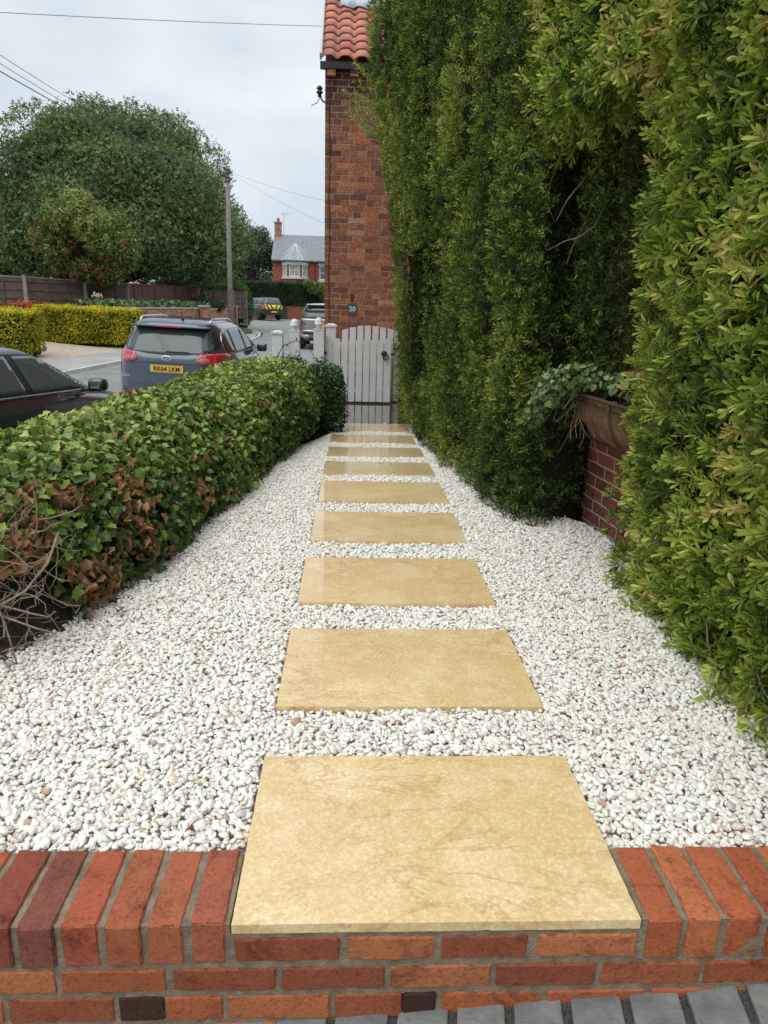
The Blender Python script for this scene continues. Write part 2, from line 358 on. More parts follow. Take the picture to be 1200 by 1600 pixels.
# ================================================================== FRONT GARDEN
GY = [0, 5.5, 6.44, 7.37, 8.3, 9.2]; GZ = [0, 0, -.038, -.084, -.115, -.13]
def gz(y): return interp(y, GY, GZ)
Lb = [(-2.0, 1.47), (-2.0, 2.0), (-1.42, 2.1), (-1.36, 2.5), (-1.2, 2.72), (-1.05, 3.29), (-.88, 4.49), (-.55, 7.03), (-.25, 8.0), (-.45, 8.9)]
Rb = [(.80, 8.9), (.80, 8.15), (1.0, 5.95), (1.25, 4.6), (1.5, 4.3), (1.62, 3.2), (1.72, 1.47)]
M['grit'] = mat('gravel_grit', (0.66, 0.63, 0.57), 0.95, 60, (0.78, 0.75, 0.69), 0.8, 120)
sheet('gravel_bed', Lb + Rb, lambda x, y: gz(y) - .045, M['grit'], 0.5)
soilp = MB()
soilp.box(-2.1, 1.9, 1.46, 8.95, -.75, -.16)
tag(soilp.build('garden_bed_fill', M['soil']), None, kind='structure')
def soil_z(x, y):
    # bank rising under the hedge
    kx = interp(y, [2.0, 2.5, 2.7, 3.29, 4.49, 7.03, 8.6], [-1.25, -1.18, -1.08, -.96, -.76, -.45, -.1])
    return gz(y) - .05 + .16 * smooth01(0.0, .35, kx - x) + .025 * noise.noise(Vector((x * 6, y * 6, 0))) + .015 * noise.noise(Vector((x * 22, y * 22, 3)))
sheet('soil', [(-2.1, 1.47), (-1.3, 1.47), (-1.2, 2.1), (-1.15, 2.5), (-1.0, 2.75), (-.9, 3.29), (-.7, 4.49), (-.4, 7.03), (-.1, 8.2), (-1.3, 8.9), (-2.1, 8.9)], soil_z, M['soil'], 0.05)
# patio of dark wet tiles by the gate
def tile_mat():
    m = bpy.data.materials.new('wet_dark_tile'); b = NB(m); t = b.n('ShaderNodeTexCoord')
    br = b.n('ShaderNodeTexBrick', Scale=1.0); br.offset = 0; br.inputs['Brick Width'].default_value = .6; br.inputs['Row Height'].default_value = .6; br.inputs['Mortar Size'].default_value = .005
    br.inputs['Color1'].default_value = (.030, .032, .035, 1); br.inputs['Color2'].default_value = (.042, .044, .048, 1); br.inputs['Mortar'].default_value = (.015, .015, .015, 1)
    b.l(t.outputs['Object'], br.inputs['Vector']); b.l(br.outputs['Color'], b.p.inputs['Base Color']); b.p.inputs['Roughness'].default_value = .10
    b.p.inputs['Coat Weight'].default_value = 1; b.p.inputs['Coat Roughness'].default_value = .04
    n = b.n('ShaderNodeTexNoise', Scale=5); b.l(t.outputs['Object'], n.inputs['Vector'])
    bp = b.n('ShaderNodeBump', Strength=.12, Distance=.01); b.l(n.outputs['Fac'], bp.inputs['Height']); b.l(bp.outputs[0], b.p.inputs['Normal'])
    return m
tb = MB(); tb.box(-1.05, 1.2, 8.9, 11.62, -.7, -.150)
tag(tb.build('patio', tile_mat()), None, kind='structure')

# ---- stepping stones
def slab_mat():
    m = bpy.data.materials.new('honey_limestone'); b = NB(m); t = b.n('ShaderNodeTexCoord'); oi = b.n('ShaderNodeObjectInfo')
    mu = b.n('ShaderNodeVectorMath', operation='MULTIPLY_ADD'); b.l(oi.outputs['Random'], mu.inputs[0]); mu.inputs[1].default_value = (37, 53, 11); b.l(t.outputs['Object'], mu.inputs[2])
    n1 = b.n('ShaderNodeTexNoise', Scale=3.2, Detail=7, Roughness=.68, Distortion=.15); b.l(mu.outputs[0], n1.inputs['Vector'])
    r1 = ramp(b, [(.26, (.86, .70, .42)), (.44, (.81, .61, .32)), (.54, (.74, .52, .24)), (.64, (.81, .62, .34)), (.8, (.88, .73, .48))]); b.l(n1.outputs['Fac'], r1.inputs[0])
    mpv = b.n('ShaderNodeMapping'); mpv.inputs['Scale'].default_value = (1.0, 2.2, 1); mpv.inputs['Rotation'].default_value = (0, 0, .5); b.l(mu.outputs[0], mpv.inputs[0])
    n2 = b.n('ShaderNodeTexNoise', Scale=3.4, Detail=8, Roughness=.66, Distortion=.5); b.l(mpv.outputs[0], n2.inputs['Vector'])
    rv = ramp(b, [(.488, (0, 0, 0)), (.5, (.9, .9, .9)), (.503, (.9, .9, .9)), (.535, (0, 0, 0))]); b.l(n2.outputs['Fac'], rv.inputs[0])
    n4 = b.n('ShaderNodeTexNoise', Scale=2.0, Detail=2); b.l(mu.outputs[0], n4.inputs['Vector'])
    r4 = ramp(b, [(.42, (0, 0, 0)), (.62, (.75, .75, .75))]); b.l(n4.outputs['Fac'], r4.inputs[0])
    vm = b.n('ShaderNodeMath', operation='MULTIPLY'); b.l(rv.outputs[0], vm.inputs[0]); b.l(r4.outputs[0], vm.inputs[1])
    mx = b.n('ShaderNodeMix', data_type='RGBA'); b.l(vm.outputs[0], mx.inputs[0]); b.l(r1.outputs[0], mx.inputs[6]); mx.inputs[7].default_value = (.53, .31, .11, 1)
    vo = b.n('ShaderNodeTexNoise', Scale=95, Detail=3, Roughness=.7); b.l(mu.outputs[0], vo.inputs['Vector'])
    r3 = ramp(b, [(.33, (.86, .84, .80)), (.54, (1, 1, 1)), (.66, (1.12, 1.18, 1.35))]); b.l(vo.outputs['Fac'], r3.inputs[0])
    m2 = b.n('ShaderNodeMix', data_type='RGBA', blend_type='MULTIPLY'); m2.inputs[0].default_value = 1; b.l(mx.outputs[2], m2.inputs[6]); b.l(r3.outputs[0], m2.inputs[7])
    b.l(m2.outputs[2], b.p.inputs['Base Color']); b.p.inputs['Roughness'].default_value = .45
    b.p.inputs['Coat Weight'].default_value = 1; b.p.inputs['Coat Roughness'].default_value = .035; b.p.inputs['Coat IOR'].default_value = 1.38
    bp = b.n('ShaderNodeBump', Strength=.35, Distance=.003); b.l(vo.outputs['Fac'], bp.inputs['Height']); b.l(bp.outputs[0], b.p.inputs['Normal'])
    return m
M['slab'] = slab_mat()
SY = [1.239, 2.111, 2.981, 3.865, 4.709, 5.552, 6.444, 7.367, 8.27]
SZ = [0, 0, 0, 0, 0, -.003, -.038, -.084, -.112]
SX = [-.246, -.242, -.238, -.232, -.228, -.227, -.227, -.228, -.228]
ORD = ['nearest', 'second', 'third', 'fourth', 'fifth', 'sixth', 'seventh', 'eighth']
for i in range(9):
    bm = bmesh.new(); bmesh.ops.create_cube(bm, size=1)
    for v in bm.verts: v.co = Vector((v.co.x * .9, v.co.y * .6, v.co.z * .024 - .012))
    for ax, h_, n_ in ((0, .45, 60), (1, .3, 40)):
        for k in range(1, n_):
            c_ = -h_ + 2 * h_ * k / n_
            bmesh.ops.bisect_plane(bm, geom=bm.verts[:] + bm.edges[:] + bm.faces[:], plane_co=(c_, 0, 0) if ax == 0 else (0, c_, 0), plane_no=(1, 0, 0) if ax == 0 else (0, 1, 0))
    for v in bm.verts:      # slightly chipped arrises
        ex = abs(abs(v.co.x) - .45) < 1e-4; ey = abs(abs(v.co.y) - .3) < 1e-4
        if ex or ey:
            q = noise.noise(Vector((v.co.x * 30 + i * 9, v.co.y * 30, 0))) * .0016 + max(0, noise.noise(Vector((v.co.x * 60, v.co.y * 60, i * 5))) - .35) * .010
            if ex: v.co.x -= math.copysign(abs(q) + .0005, v.co.x)
            if ey: v.co.y -= math.copysign(abs(q) + .0005, v.co.y)
    me = bpy.data.meshes.new('stepping_stone'); bm.to_mesh(me); bm.free(); me.materials.append(M['slab'])
    o = bpy.data.objects.new('stepping_stone', me); COL.objects.link(o)
    sl = math.atan2(gz(SY[i] + .6) - gz(SY[i]), .6)
    o.location = (SX[i] + .45, SY[i] + .3, (SZ[i] + gz(SY[i] + .6)) / 2 if i > 4 else SZ[i]); o.rotation_euler = (sl, 0, rng.normal(0, .002))
    if i == 0: lb = 'large honey limestone slab set into the brick wall, nearest of the stepping stones'
    elif i == 8: lb = 'thin looking buff stepping stone farthest away, beside the dark tiles before the gate'
    else: lb = 'honey limestone stepping stone lying in white gravel, %s slab counted from the brick wall' % ORD[i]
    tag(o, lb, 'stepping stone', 'limestone stepping stones down the gravel path')

# ---- brick retaining wall in front
def brick_mat():
    m = bpy.data.materials.new('handmade_red_brick'); b = NB(m); t = b.n('ShaderNodeTexCoord')
    a = b.n('ShaderNodeAttribute', attribute_name='lc')
    n1 = b.n('ShaderNodeTexNoise', Scale=11, Detail=8, Roughness=.75, Distortion=.6); b.l(t.outputs['Object'], n1.inputs['Vector'])
    n2 = b.n('ShaderNodeTexNoise', Scale=110, Detail=5, Roughness=.7); b.l(t.outputs['Object'], n2.inputs['Vector'])
    r1 = ramp(b, [(.30, (.30, .30, .38)), (.39, (.72, .70, .74)), (.47, (1, 1, 1)), (.58, (1.08, 1.05, 1.02)), (.72, (1.15, 1.32, 1.38))]); b.l(n1.outputs['Fac'], r1.inputs[0])
    r2 = ramp(b, [(.30, (.45, .43, .43)), (.44, (.95, .94, .93)), (.6, (1.05, 1.04, 1.03)), (.72, (1.35, 1.4, 1.4))]); b.l(n2.outputs['Fac'], r2.inputs[0])
    m1 = b.n('ShaderNodeMix', data_type='RGBA', blend_type='MULTIPLY'); m1.inputs[0].default_value = 1; b.l(a.outputs['Color'], m1.inputs[6]); b.l(r1.outputs[0], m1.inputs[7])
    m2 = b.n('ShaderNodeMix', data_type='RGBA', blend_type='MULTIPLY'); m2.inputs[0].default_value = 1; b.l(m1.outputs[2], m2.inputs[6]); b.l(r2.outputs[0], m2.inputs[7])
    b.l(m2.outputs[2], b.p.inputs['Base Color']); b.p.inputs['Roughness'].default_value = .7; b.p.inputs['Specular IOR Level'].default_value = .18
    bp = b.n('ShaderNodeBump', Strength=.9, Distance=.004); b.l(n2.outputs['Fac'], bp.inputs['Height']); b.l(bp.outputs[0], b.p.inputs['Normal'])
    return m
M['brick'] = brick_mat()
def rough_brick(mb, x0, x1, y0, y1, z0, z1, col, seed, lean=0.0):
    c = Vector(((x0 + x1) / 2, (y0 + y1) / 2, (z0 + z1) / 2)); h = Vector(((x1 - x0) / 2, (y1 - y0) / 2, (z1 - z0) / 2)); r_ = .004
    n = [max(4, int(2 * h[k] / .009)) for k in range(3)]
    rot = Matrix.Rotation(rng.normal(0, .008), 3, 'Z') @ Matrix.Rotation(rng.normal(0, .008), 3, 'Y') @ Matrix.Rotation(rng.normal(0, .006), 3, 'X')
    idx = {}; V = []; Fc = []
    def co(a, q):
        if q == 0 or q == n[a]: return -h[a] if q == 0 else h[a]
        if q == 1: return -h[a] + r_
        if q == n[a] - 1: return h[a] - r_
        return -h[a] + r_ + (2 * h[a] - 2 * r_) * (q - 1) / (n[a] - 2)
    def vid(i, j, k):
        key = (i, j, k)
        if key in idx: return idx[key]
        p = Vector([co(a, q) for a, q in enumerate(key)])
        q = Vector([max(-h[a] + r_, min(h[a] - r_, p[a])) for a in range(3)]); d = p - q
        if d.length > 1e-9:
            d = d.normalized()
            p = q + d * r_
            edge = sum(1 for a in range(3) if abs(abs(d[a])) > .2) > 1
            pw = p * 1.0 + Vector((seed * 3.7, seed * 1.3, 0))
            dd = noise.noise(pw * 60) * .0016 + noise.noise(pw * 14) * .0024 + noise.noise(pw * 130) * .0008
            if edge: dd -= max(0, noise.noise(pw * 38) - .08) * .013 + abs(noise.noise(pw * 90)) * .002
            p = p + d * dd
        idx[key] = len(V); V.append(rot @ p + c); return idx[key]
    for a in range(3):
        b_, c_ = [q for q in range(3) if q != a]
        for side in (0, n[a]):
            for u in range(n[b_]):
                for v in range(n[c_]):
                    def mk(uu_, vv_):
                        k = [0, 0, 0]; k[a] = side; k[b_] = uu_; k[c_] = vv_; return vid(*k)
                    q = (mk(u, v), mk(u + 1, v), mk(u + 1, v + 1), mk(u, v + 1))
                    flip = (side == 0) != (a == 1)
                    Fc.append(q[::-1] if flip else q)
    mb.add(V, Fc, col)
wall = empty('garden_wall', (0, 1.35, -.3)); tag(wall, 'low red brick retaining wall with an upright brick coping across the front of the gravel', 'brick wall')
BC = [(.37, .11, .046), (.40, .13, .055), (.34, .10, .044), (.41, .145, .065), (.31, .09, .042), (.38, .12, .055), (.27, .08, .042)]
def put(mb, *a, col=None):
    c = col or BC[int(rng.integers(len(BC)))]; s = rng.normal(1, .07); c = tuple(max(0, min(1, q * s)) for q in c)
    rough_brick(mb, *[a[0], a[1], a[2] - 1.35 + 1.35, a[3], a[4], a[5]], c, rng.uniform(0, 50))
cop = MB()
x = -.246 - .014
k = 0
lcols = [(.36, .11, .062), (.37, .115, .058), (.36, .11, .055), (.37, .095, .052), (.23, .08, .056), (.28, .075, .05), (.39, .105, .045)]
while x > -1.5:
    wd = .076 + rng.normal(0, .0015); put(cop, x - wd, x, 1.237 + rng.normal(0, .002), 1.462 + rng.normal(0, .003), -.106, .002 + rng.normal(0, .0015), col=lcols[k] if k < 7 else None); x -= wd + .0155; k += 1
x = .654 + .016; k = 0
while x < 1.6:
    wd = .076 + rng.normal(0, .0015); put(cop, x, x + wd, 1.237 + rng.normal(0, .002), 1.462 + rng.normal(0, .003), -.106, .002 + rng.normal(0, .0015), col=[(.43, .125, .055), (.45, .145, .062), (.41, .115, .05), (.37, .10, .048)][k % 4]); x += wd + .0155; k += 1
fcs = MB()
for a, b_ in ((-.240, -.012), (.007, .197), (.213, .403), (.427, .650)): put(fcs, a, b_, 1.238, 1.34, -.101, -.038)
xs0 = -.618 - .2395 * 4
for j in range(11):
    a = xs0 + j * .2395; dk = (.25, .075, .04) if j in (6,) else ((.20, .06, .035) if j == 8 else None)
    put(fcs, a, a + .227, 1.238, 1.34, -.182, -.120, col=dk)
for j in range(11):
    a = xs0 + .12 + j * .2395
    if j == 4:
        put(fcs, a, a + .10, 1.238, 1.34, -.264, -.198, col=(.06, .028, .018)); put(fcs, a + .1005, a + .227, 1.238, 1.34, -.264, -.198)
    elif j == 6:
        put(fcs, a, a + .15, 1.238, 1.34, -.264, -.198); put(fcs, a + .1505, a + .227, 1.238, 1.34, -.264, -.198, col=(.055, .026, .018))
    else: put(fcs, a, a + .227, 1.238, 1.34, -.264, -.198)
for j in range(11):
    a = xs0 + j * .2395; put(fcs, a, a + .227, 1.238, 1.34, -.345, -.279)
o1 = cop.build('coping', M['brick'], None, True, 'lc'); o2 = fcs.build('brick_courses', M['brick'], None, True, 'lc')
for o in (o1, o2): o.data.set_sharp_from_angle(angle=R(24))
mo = MB(); mo.box(-1.5, 1.6, 1.246, 1.456, -.5, -.0255)
mo.box(-1.5, -.249, 1.246, 1.456, -.0255, -.006); mo.box(.657, 1.6, 1.246, 1.456, -.0255, -.006)
# subdivide the mortar front for a slightly wavy, hand-pointed face
def rough_sheet(b, x0, x1, v0, v1, f, st_=.010):
    nx, nv = int((x1 - x0) / st_), int((v1 - v0) / st_); o_ = len(b.v)
    for j in range(nv + 1):
        for i in range(nx + 1): b.v.append(tuple(f(x0 + (x1 - x0) * i / nx, v0 + (v1 - v0) * j / nv)))
    for j in range(nv):
        for i in range(nx): q = o_ + j * (nx + 1) + i; b.f.append((q, q + 1, q + nx + 2, q + nx + 1))
def rn(x, z): return noise.noise(Vector((x * 55, z * 55, 2))) * .0016 + noise.noise(Vector((x * 17, z * 17, 5))) * .0018
rough_sheet(mo, -1.49, -.2495, -.45, -.0035, lambda x, z: (x, 1.2425 + rn(x, z), z)); rough_sheet(mo, -.2495, .6575, -.45, -.0265, lambda x, z: (x, 1.2425 + rn(x, z), z)); rough_sheet(mo, .6575, 1.59, -.45, -.0035, lambda x, z: (x, 1.2425 + rn(x, z), z))
rough_sheet(mo, -1.49, -.2495, 1.2425, 1.46, lambda x, y: (x, y, -.0035 + rn(x, y))); rough_sheet(mo, .6575, 1.59, 1.2425, 1.46, lambda x, y: (x, y, -.0035 + rn(x, y)))
o3 = mo.build('mortar', M['mortar'])
for o in (o1, o2, o3): o.parent = wall; o.matrix_parent_inverse = Matrix.Translation((0, -1.35, .3))

# ---- grey setts at the foot of the wall
M['sett'] = mat('blue_grey_sett', (0.13, 0.14, 0.14), 0.6, 14, (0.22, 0.225, 0.215), 0.6, 60, dist=0.006)
M['sand'] = mat('dark_joint_sand', (0.05, 0.05, 0.05), 0.95, 150, (0.14, 0.14, 0.13), 0.8, 300)
st = MB(); sj = MB()
for row in range(10):
    y1 = 1.268 - row * .20; xx = -2.2 + (row % 2) * .06
    while xx < 2.2:
        wd = .112 + rng.normal(0, .006); cx = xx + wd / 2
        mt = Matrix.Translation((cx, y1 - .095, -.262 + .075 * cx + rng.normal(0, .0012))) @ Matrix.Rotation(R(-4.3), 4, 'Y') @ Matrix.Rotation(-.16 + rng.normal(0, .012), 4, 'Z')
        st.box(-wd / 2, wd / 2, -.092, .092, -.06, 0, mt, bev=.006); xx += wd + .022
tag(st.build('paving', M['sett'], None), None, kind='structure')
sj.add([(-3, -2.2, -.275 - .225), (3, -2.2, -.275 + .225), (3, 1.245, -.275 + .225), (-3, 1.245, -.275 - .225)], [(0, 1, 2, 3)])
tag(sj.build('paving_sand', M['sand']), None, kind='structure')

# ---- white gravel: stones instanced over the bed (nobody could count them)
def inside(poly, P):
    x, y = P[:, 0], P[:, 1]; c = np.zeros(len(P), bool); n = len(poly)
    for i in range(n):
        x1, y1 = poly[i]; x2, y2 = poly[(i + 1) % n]
        m_ = ((y1 > y) != (y2 > y)) & (x < (x2 - x1) * (y - y1) / (y2 - y1 + 1e-12) + x1); c ^= m_
    return c
def stone_mat():
    m = bpy.data.materials.new('white_marble_stone'); b = NB(m); oi = b.n('ShaderNodeObjectInfo')
    r = ramp(b, [(0, (.79, .75, .66)), (.30, (.86, .83, .765)), (.55, (.89, .87, .82)), (.72, (.80, .78, .73)), (.84, (.87, .80, .68)), (.94, (.77, .64, .52)), (.98, (.64, .63, .61)), (.998, (.48, .27, .17))])
    b.l(oi.outputs['Random'], r.inputs[0])
    t = b.n('ShaderNodeTexCoord'); n = b.n('ShaderNodeTexNoise', Scale=2.2, Detail=4); b.l(t.outputs['Object'], n.inputs['Vector'])
    r2 = ramp(b, [(.3, (.88, .86, .83)), (.6, (1.04, 1.04, 1.03))]); b.l(n.outputs['Fac'], r2.inputs[0])
    mx = b.n('ShaderNodeMix', data_type='RGBA', blend_type='MULTIPLY'); mx.inputs[0].default_value = 1; b.l(r.outputs[0], mx.inputs[6]); b.l(r2.outputs[0], mx.inputs[7])
    b.l(mx.outputs[2], b.p.inputs['Base Color']); b.p.inputs['Roughness'].default_value = .38; b.p.inputs['Specular IOR Level'].default_value = .45
    return m
M['stone'] = stone_mat()
scol = bpy.data.collections.new('gravel_stones')     # not linked to the scene
for k in range(9):
    bm = bmesh.new(); bmesh.ops.create_icosphere(bm, subdivisions=3, radius=.5)
    sx_, sy_, sz_ = 1.0, rng.uniform(.62, .85), rng.uniform(.42, .62)
    pl = [Vector(rng.normal(0, 1, 3)).normalized() for _ in range(9)]
    for v in bm.verts:
        d = v.co.normalized(); rad = .5
        for p_ in pl:
            q = d.dot(p_)
            if q > .72: rad = min(rad, .36 / q)
        rad = rad * .75 + .5 * .25
        rad += noise.noise(d * 1.6 + Vector((k * 7, 0, 0))) * .07 + noise.noise(d * 5 + Vector((k * 7, 3, 0))) * .015
        v.co = d * rad; v.co.x *= sx_; v.co.y *= sy_; v.co.z *= sz_
    me = bpy.data.meshes.new('stone'); bm.to_mesh(me); bm.free(); me.materials.append(M['stone'])
    me.polygons.foreach_set('use_smooth', [True] * len(me.polygons))
    scol.objects.link(bpy.data.objects.new('stone', me))
pts = []; rots = []; scs = []
poly = Lb + Rb
for lay in range(3):
    s_ = (.0160, .0160, .022)[lay]
    gx = np.arange(-2.0, 1.75, s_); gy = np.arange(1.47, 9.0, s_)
    X, Y = np.meshgrid(gx, gy); X = X + (np.arange(len(gy)) % 2)[:, None] * s_ / 2
    P = np.stack([X.ravel(), Y.ravel()], 1) + rng.uniform(-.5, .5, (X.size, 2)) * s_ * 1.0
    if lay == 2: P = P[rng.random(len(P)) < .30]
    P = P[inside(poly, P)]
    keep = (P[:, 1] > 1.478)
    mg = .007 if lay < 2 else .018
    for i in range(9):
        keep &= ~((P[:, 0] > SX[i] - mg) & (P[:, 0] < SX[i] + .9 + mg) & (P[:, 1] > SY[i] - mg) & (P[:, 1] < SY[i] + .6 + mg))
    # outside any possible view
    keep &= ~((P[:, 1] < 2.0) & (P[:, 0] < -1.6))
    P = P[keep]
    sc_ = np.clip(rng.lognormal(math.log(.0222), .24, len(P)), .012, .038)
    sc_ *= np.interp(P[:, 1], [1.5, 4, 9], [1.0, .95, .95])
    zg = np.interp(P[:, 1], GY, GZ)
    und = np.array([noise.noise(Vector((p[0] * 2.2, p[1] * 2.2, 0))) for p in P]) * .010
    z = zg + und + (-.020, -.010, -.002)[lay] + rng.uniform(-.004, .004, len(P))
    z -= .006 * (P[:, 1] < 1.53)
    pts.append(np.column_stack([P, z])); scs.append(sc_)
    rots.append(np.column_stack([rng.normal(0, .45, len(P)), rng.normal(0, .45, len(P)), rng.uniform(0, 6.28, len(P))]))
pts = np.concatenate(pts); rots = np.concatenate(rots); scs = np.concatenate(scs)
me = bpy.data.meshes.new('white_gravel'); me.vertices.add(len(pts)); me.vertices.foreach_set('co', pts.astype(np.float32).ravel())
a = me.attributes.new('rot', 'FLOAT_VECTOR', 'POINT'); a.data.foreach_set('vector', rots.astype(np.float32).ravel())
a = me.attributes.new('scl', 'FLOAT', 'POINT'); a.data.foreach_set('value', scs.astype(np.float32))
gv = bpy.data.objects.new('white_gravel', me); COL.objects.link(gv)
tag(gv, None, kind='stuff')
gv['label'] = 'loose white marble gravel spread around the stepping stones'
ng = bpy.data.node_groups.new('scatter_stones', 'GeometryNodeTree')
ng.interface.new_socket('Geometry', in_out='INPUT', socket_type='NodeSocketGeometry'); ng.interface.new_socket('Geometry', in_out='OUTPUT', socket_type='NodeSocketGeometry')
gi = ng.nodes.new('NodeGroupInput'); go = ng.nodes.new('NodeGroupOutput'); ip = ng.nodes.new('GeometryNodeInstanceOnPoints'); ci = ng.nodes.new('GeometryNodeCollectionInfo')
ci.inputs[0].default_value = scol; ci.inputs[1].default_value = True; ci.inputs[2].default_value = True
ra = ng.nodes.new('GeometryNodeInputNamedAttribute'); ra.data_type = 'FLOAT_VECTOR'; ra.inputs[0].default_value = 'rot'
sa = ng.nodes.new('GeometryNodeInputNamedAttribute'); sa.data_type = 'FLOAT'; sa.inputs[0].default_value = 'scl'
ri = ng.nodes.new('FunctionNodeRandomValue'); ri.data_type = 'INT'; ri.inputs[4].default_value = 0; ri.inputs[5].default_value = 8
ng.links.new(gi.outputs[0], ip.inputs['Points']); ng.links.new(ci.outputs[0], ip.inputs['Instance']); ip.inputs['Pick Instance'].default_value = True
ng.links.new(ri.outputs[2], ip.inputs['Instance Index']); ng.links.new(ra.outputs[0], ip.inputs['Rotation']); ng.links.new(sa.outputs[0], ip.inputs['Scale'])
ng.links.new(ip.outputs[0], go.inputs[0])
md = gv.modifiers.new('scatter', 'NODES'); md.node_group = ng
print('stones', len(pts))
# ================================================================== VEGETATION NEAR
def rand_unit(n):
    return norm(rng.normal(0, 1, (n, 3)))
def rosettes(P, Nn, per, size, cfun, up=.35, spread=.5, stem=.05, droop=0.0):
    """leafy shoot tips: per leaves spiralled round each shoot; returns arrays for leaf_obj"""
    n = len(P)
    D = norm(Nn * .75 + np.array([0, 0, up])[None, :] + rng.normal(0, spread, (n, 3)))
    A = norm(np.cross(D, rand_unit(n))); B = np.cross(D, A)
    pos = []; dr = []; nr = []; sz = []; cl = []
    c0, tone = cfun(P, n)
    for k in range(per):
        a = k * 2.4 + rng.uniform(-.4, .4, n)
        rad = A * np.cos(a)[:, None] + B * np.sin(a)[:, None]
        h = (k / per)
        d = norm(rad * (.95 - .5 * h) + D * (.45 + .8 * h) + rng.normal(0, .18, (n, 3)) + np.array([0, 0, -droop]))
        pos.append(P + D * (stem * h) + rad * .003); dr.append(d); nr.append(norm(D * 1.0 - d * np.sum(D * d, 1, keepdims=True) + rng.normal(0, .25, (n, 3))))
        s = size * rng.uniform(.65, 1.15, n) * (1 - .25 * h); sz.append(s)
        t = np.clip(tone + .25 * h + rng.normal(0, .12, n), 0, 1)
        cl.append(c0(t))
    return np.concatenate(pos), np.concatenate(dr), np.concatenate(nr), np.concatenate(sz), np.concatenate(cl)
def pal(stops):
    xs = [s[0] for s in stops]; cs = np.array([s[1] for s in stops])
    return lambda t: np.stack([np.interp(t, xs, cs[:, k]) for k in range(3)], 1)
PAL_P = pal([(0, (.034, .058, .013)), (.3, (.085, .130, .022)), (.55, (.20, .265, .040)), (.8, (.40, .46, .075)), (.93, (.45, .49, .12)), (1, (.50, .44, .14))])
OCT = (np.array([(1, 0, 0), (-1, 0, 0), (0, 1, 0), (0, -1, 0), (0, 0, 1), (0, 0, -1)], float), [(0, 2, 4), (2, 1, 4), (1, 3, 4), (3, 0, 4), (2, 0, 5), (1, 2, 5), (3, 1, 5), (0, 3, 5)])
def wallx(y): return 1.56 - .09 * (y - 3.9)
def wob(y, z, s=1.0, o=0.0): return noise.noise(Vector((y * s + o, z * s, o)))
GRO = [4.85, 5.5, 6.15, 6.75]
def fxA(y, z):
    x = interp(y, [4.28, 5.95, 8.15, 8.9], [1.00, .85, .70, .66])
    k = min(1, max(0, (y - 4.2) / 4.2))
    x += interp(z, [0, .9, 1.5, 2.3, 2.8, 3.5, 4.3, 6], [0, -.03, -.09, -.18, -.30, -.38, -.45, -.45]) * k
    x += interp(z, [0, .8, 2, 3, 4], [0, -.05, -.09, -.05, -.02]) * (1 - k)
    x += .09 * wob(y * 1.6, z * .6, 1.6) + .045 * wob(y, z, 4.5, 3)
    if y > 7.9: x -= .06 * smooth01(7.9, 8.3, y)
    g = 0
    for i, gy_ in enumerate(GRO):
        yy = gy_ + .12 * wob(gy_, z, .9, 5 + i)
        g = max(g, math.exp(-((y - yy) / .13) ** 2) * smooth01(.5, 1.8, z + .6 * wob(gy_ * 3, z, 1.3, 9)))
    x += .34 * g
    # rounded near corner
    x += .14 * max(0, 1 - (y - 4.24) / .22) ** 2 if y < 4.46 else 0
    return x
def in_hole(y, z): return 7.05 < y < 8.25 and .55 < z < 1.85 + .1 * wob(y, 0, 3)
def cap_z(y): return 1.285 + y * .44 + .35
def sample_face(fx, y0, y1, z0, z1, dens, skip=None):
    n = int((y1 - y0) * (z1 - z0) * dens); Y = rng.uniform(y0, y1, n); Z = rng.uniform(z0, z1, n)
    P = []; Nn = []
    for y, z in zip(Y, Z):
        if z > cap_z(y) or (skip and skip(y, z)): continue
        x = fx(y, z); e = .04
        dy = (fx(y + e, z) - x) / e; dz = (fx(y, z + e) - x) / e
        v = Vector((-1, dy, dz)).normalized()
        P.append((x, y, z)); Nn.append(v[:])
    P = np.array(P); Nn = np.array(Nn)
    P -= Nn * (rng.uniform(0, 1, (len(P), 1)) ** 1.3 * .12 - .025)
    return P, Nn
def plane_pts(o, u, v, nrm_, n, jit=.05):
    o, u, v = map(np.array, (o, u, v)); a = rng.random((n, 1)); b = rng.random((n, 1))
    P = o + u * a + v * b; nn = np.tile(np.array(nrm_, float), (n, 1))
    return P + nn * rng.uniform(-jit * 1.6, jit * .6, (n, 1)) + rng.normal(0, .02, (n, 3)), nn
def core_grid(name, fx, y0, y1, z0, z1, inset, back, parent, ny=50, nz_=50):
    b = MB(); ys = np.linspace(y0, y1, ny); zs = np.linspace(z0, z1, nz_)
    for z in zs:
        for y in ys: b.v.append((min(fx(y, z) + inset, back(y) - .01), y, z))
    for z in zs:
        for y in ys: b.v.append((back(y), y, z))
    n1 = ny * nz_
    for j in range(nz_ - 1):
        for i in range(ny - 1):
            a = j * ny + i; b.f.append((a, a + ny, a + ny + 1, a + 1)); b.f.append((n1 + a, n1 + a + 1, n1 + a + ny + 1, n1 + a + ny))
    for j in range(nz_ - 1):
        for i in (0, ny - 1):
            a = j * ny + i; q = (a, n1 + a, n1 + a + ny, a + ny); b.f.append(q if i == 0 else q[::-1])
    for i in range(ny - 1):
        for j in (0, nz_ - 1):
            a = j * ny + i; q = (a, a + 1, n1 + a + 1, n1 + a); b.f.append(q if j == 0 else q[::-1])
    return b.build(name, M['core'], parent, True)

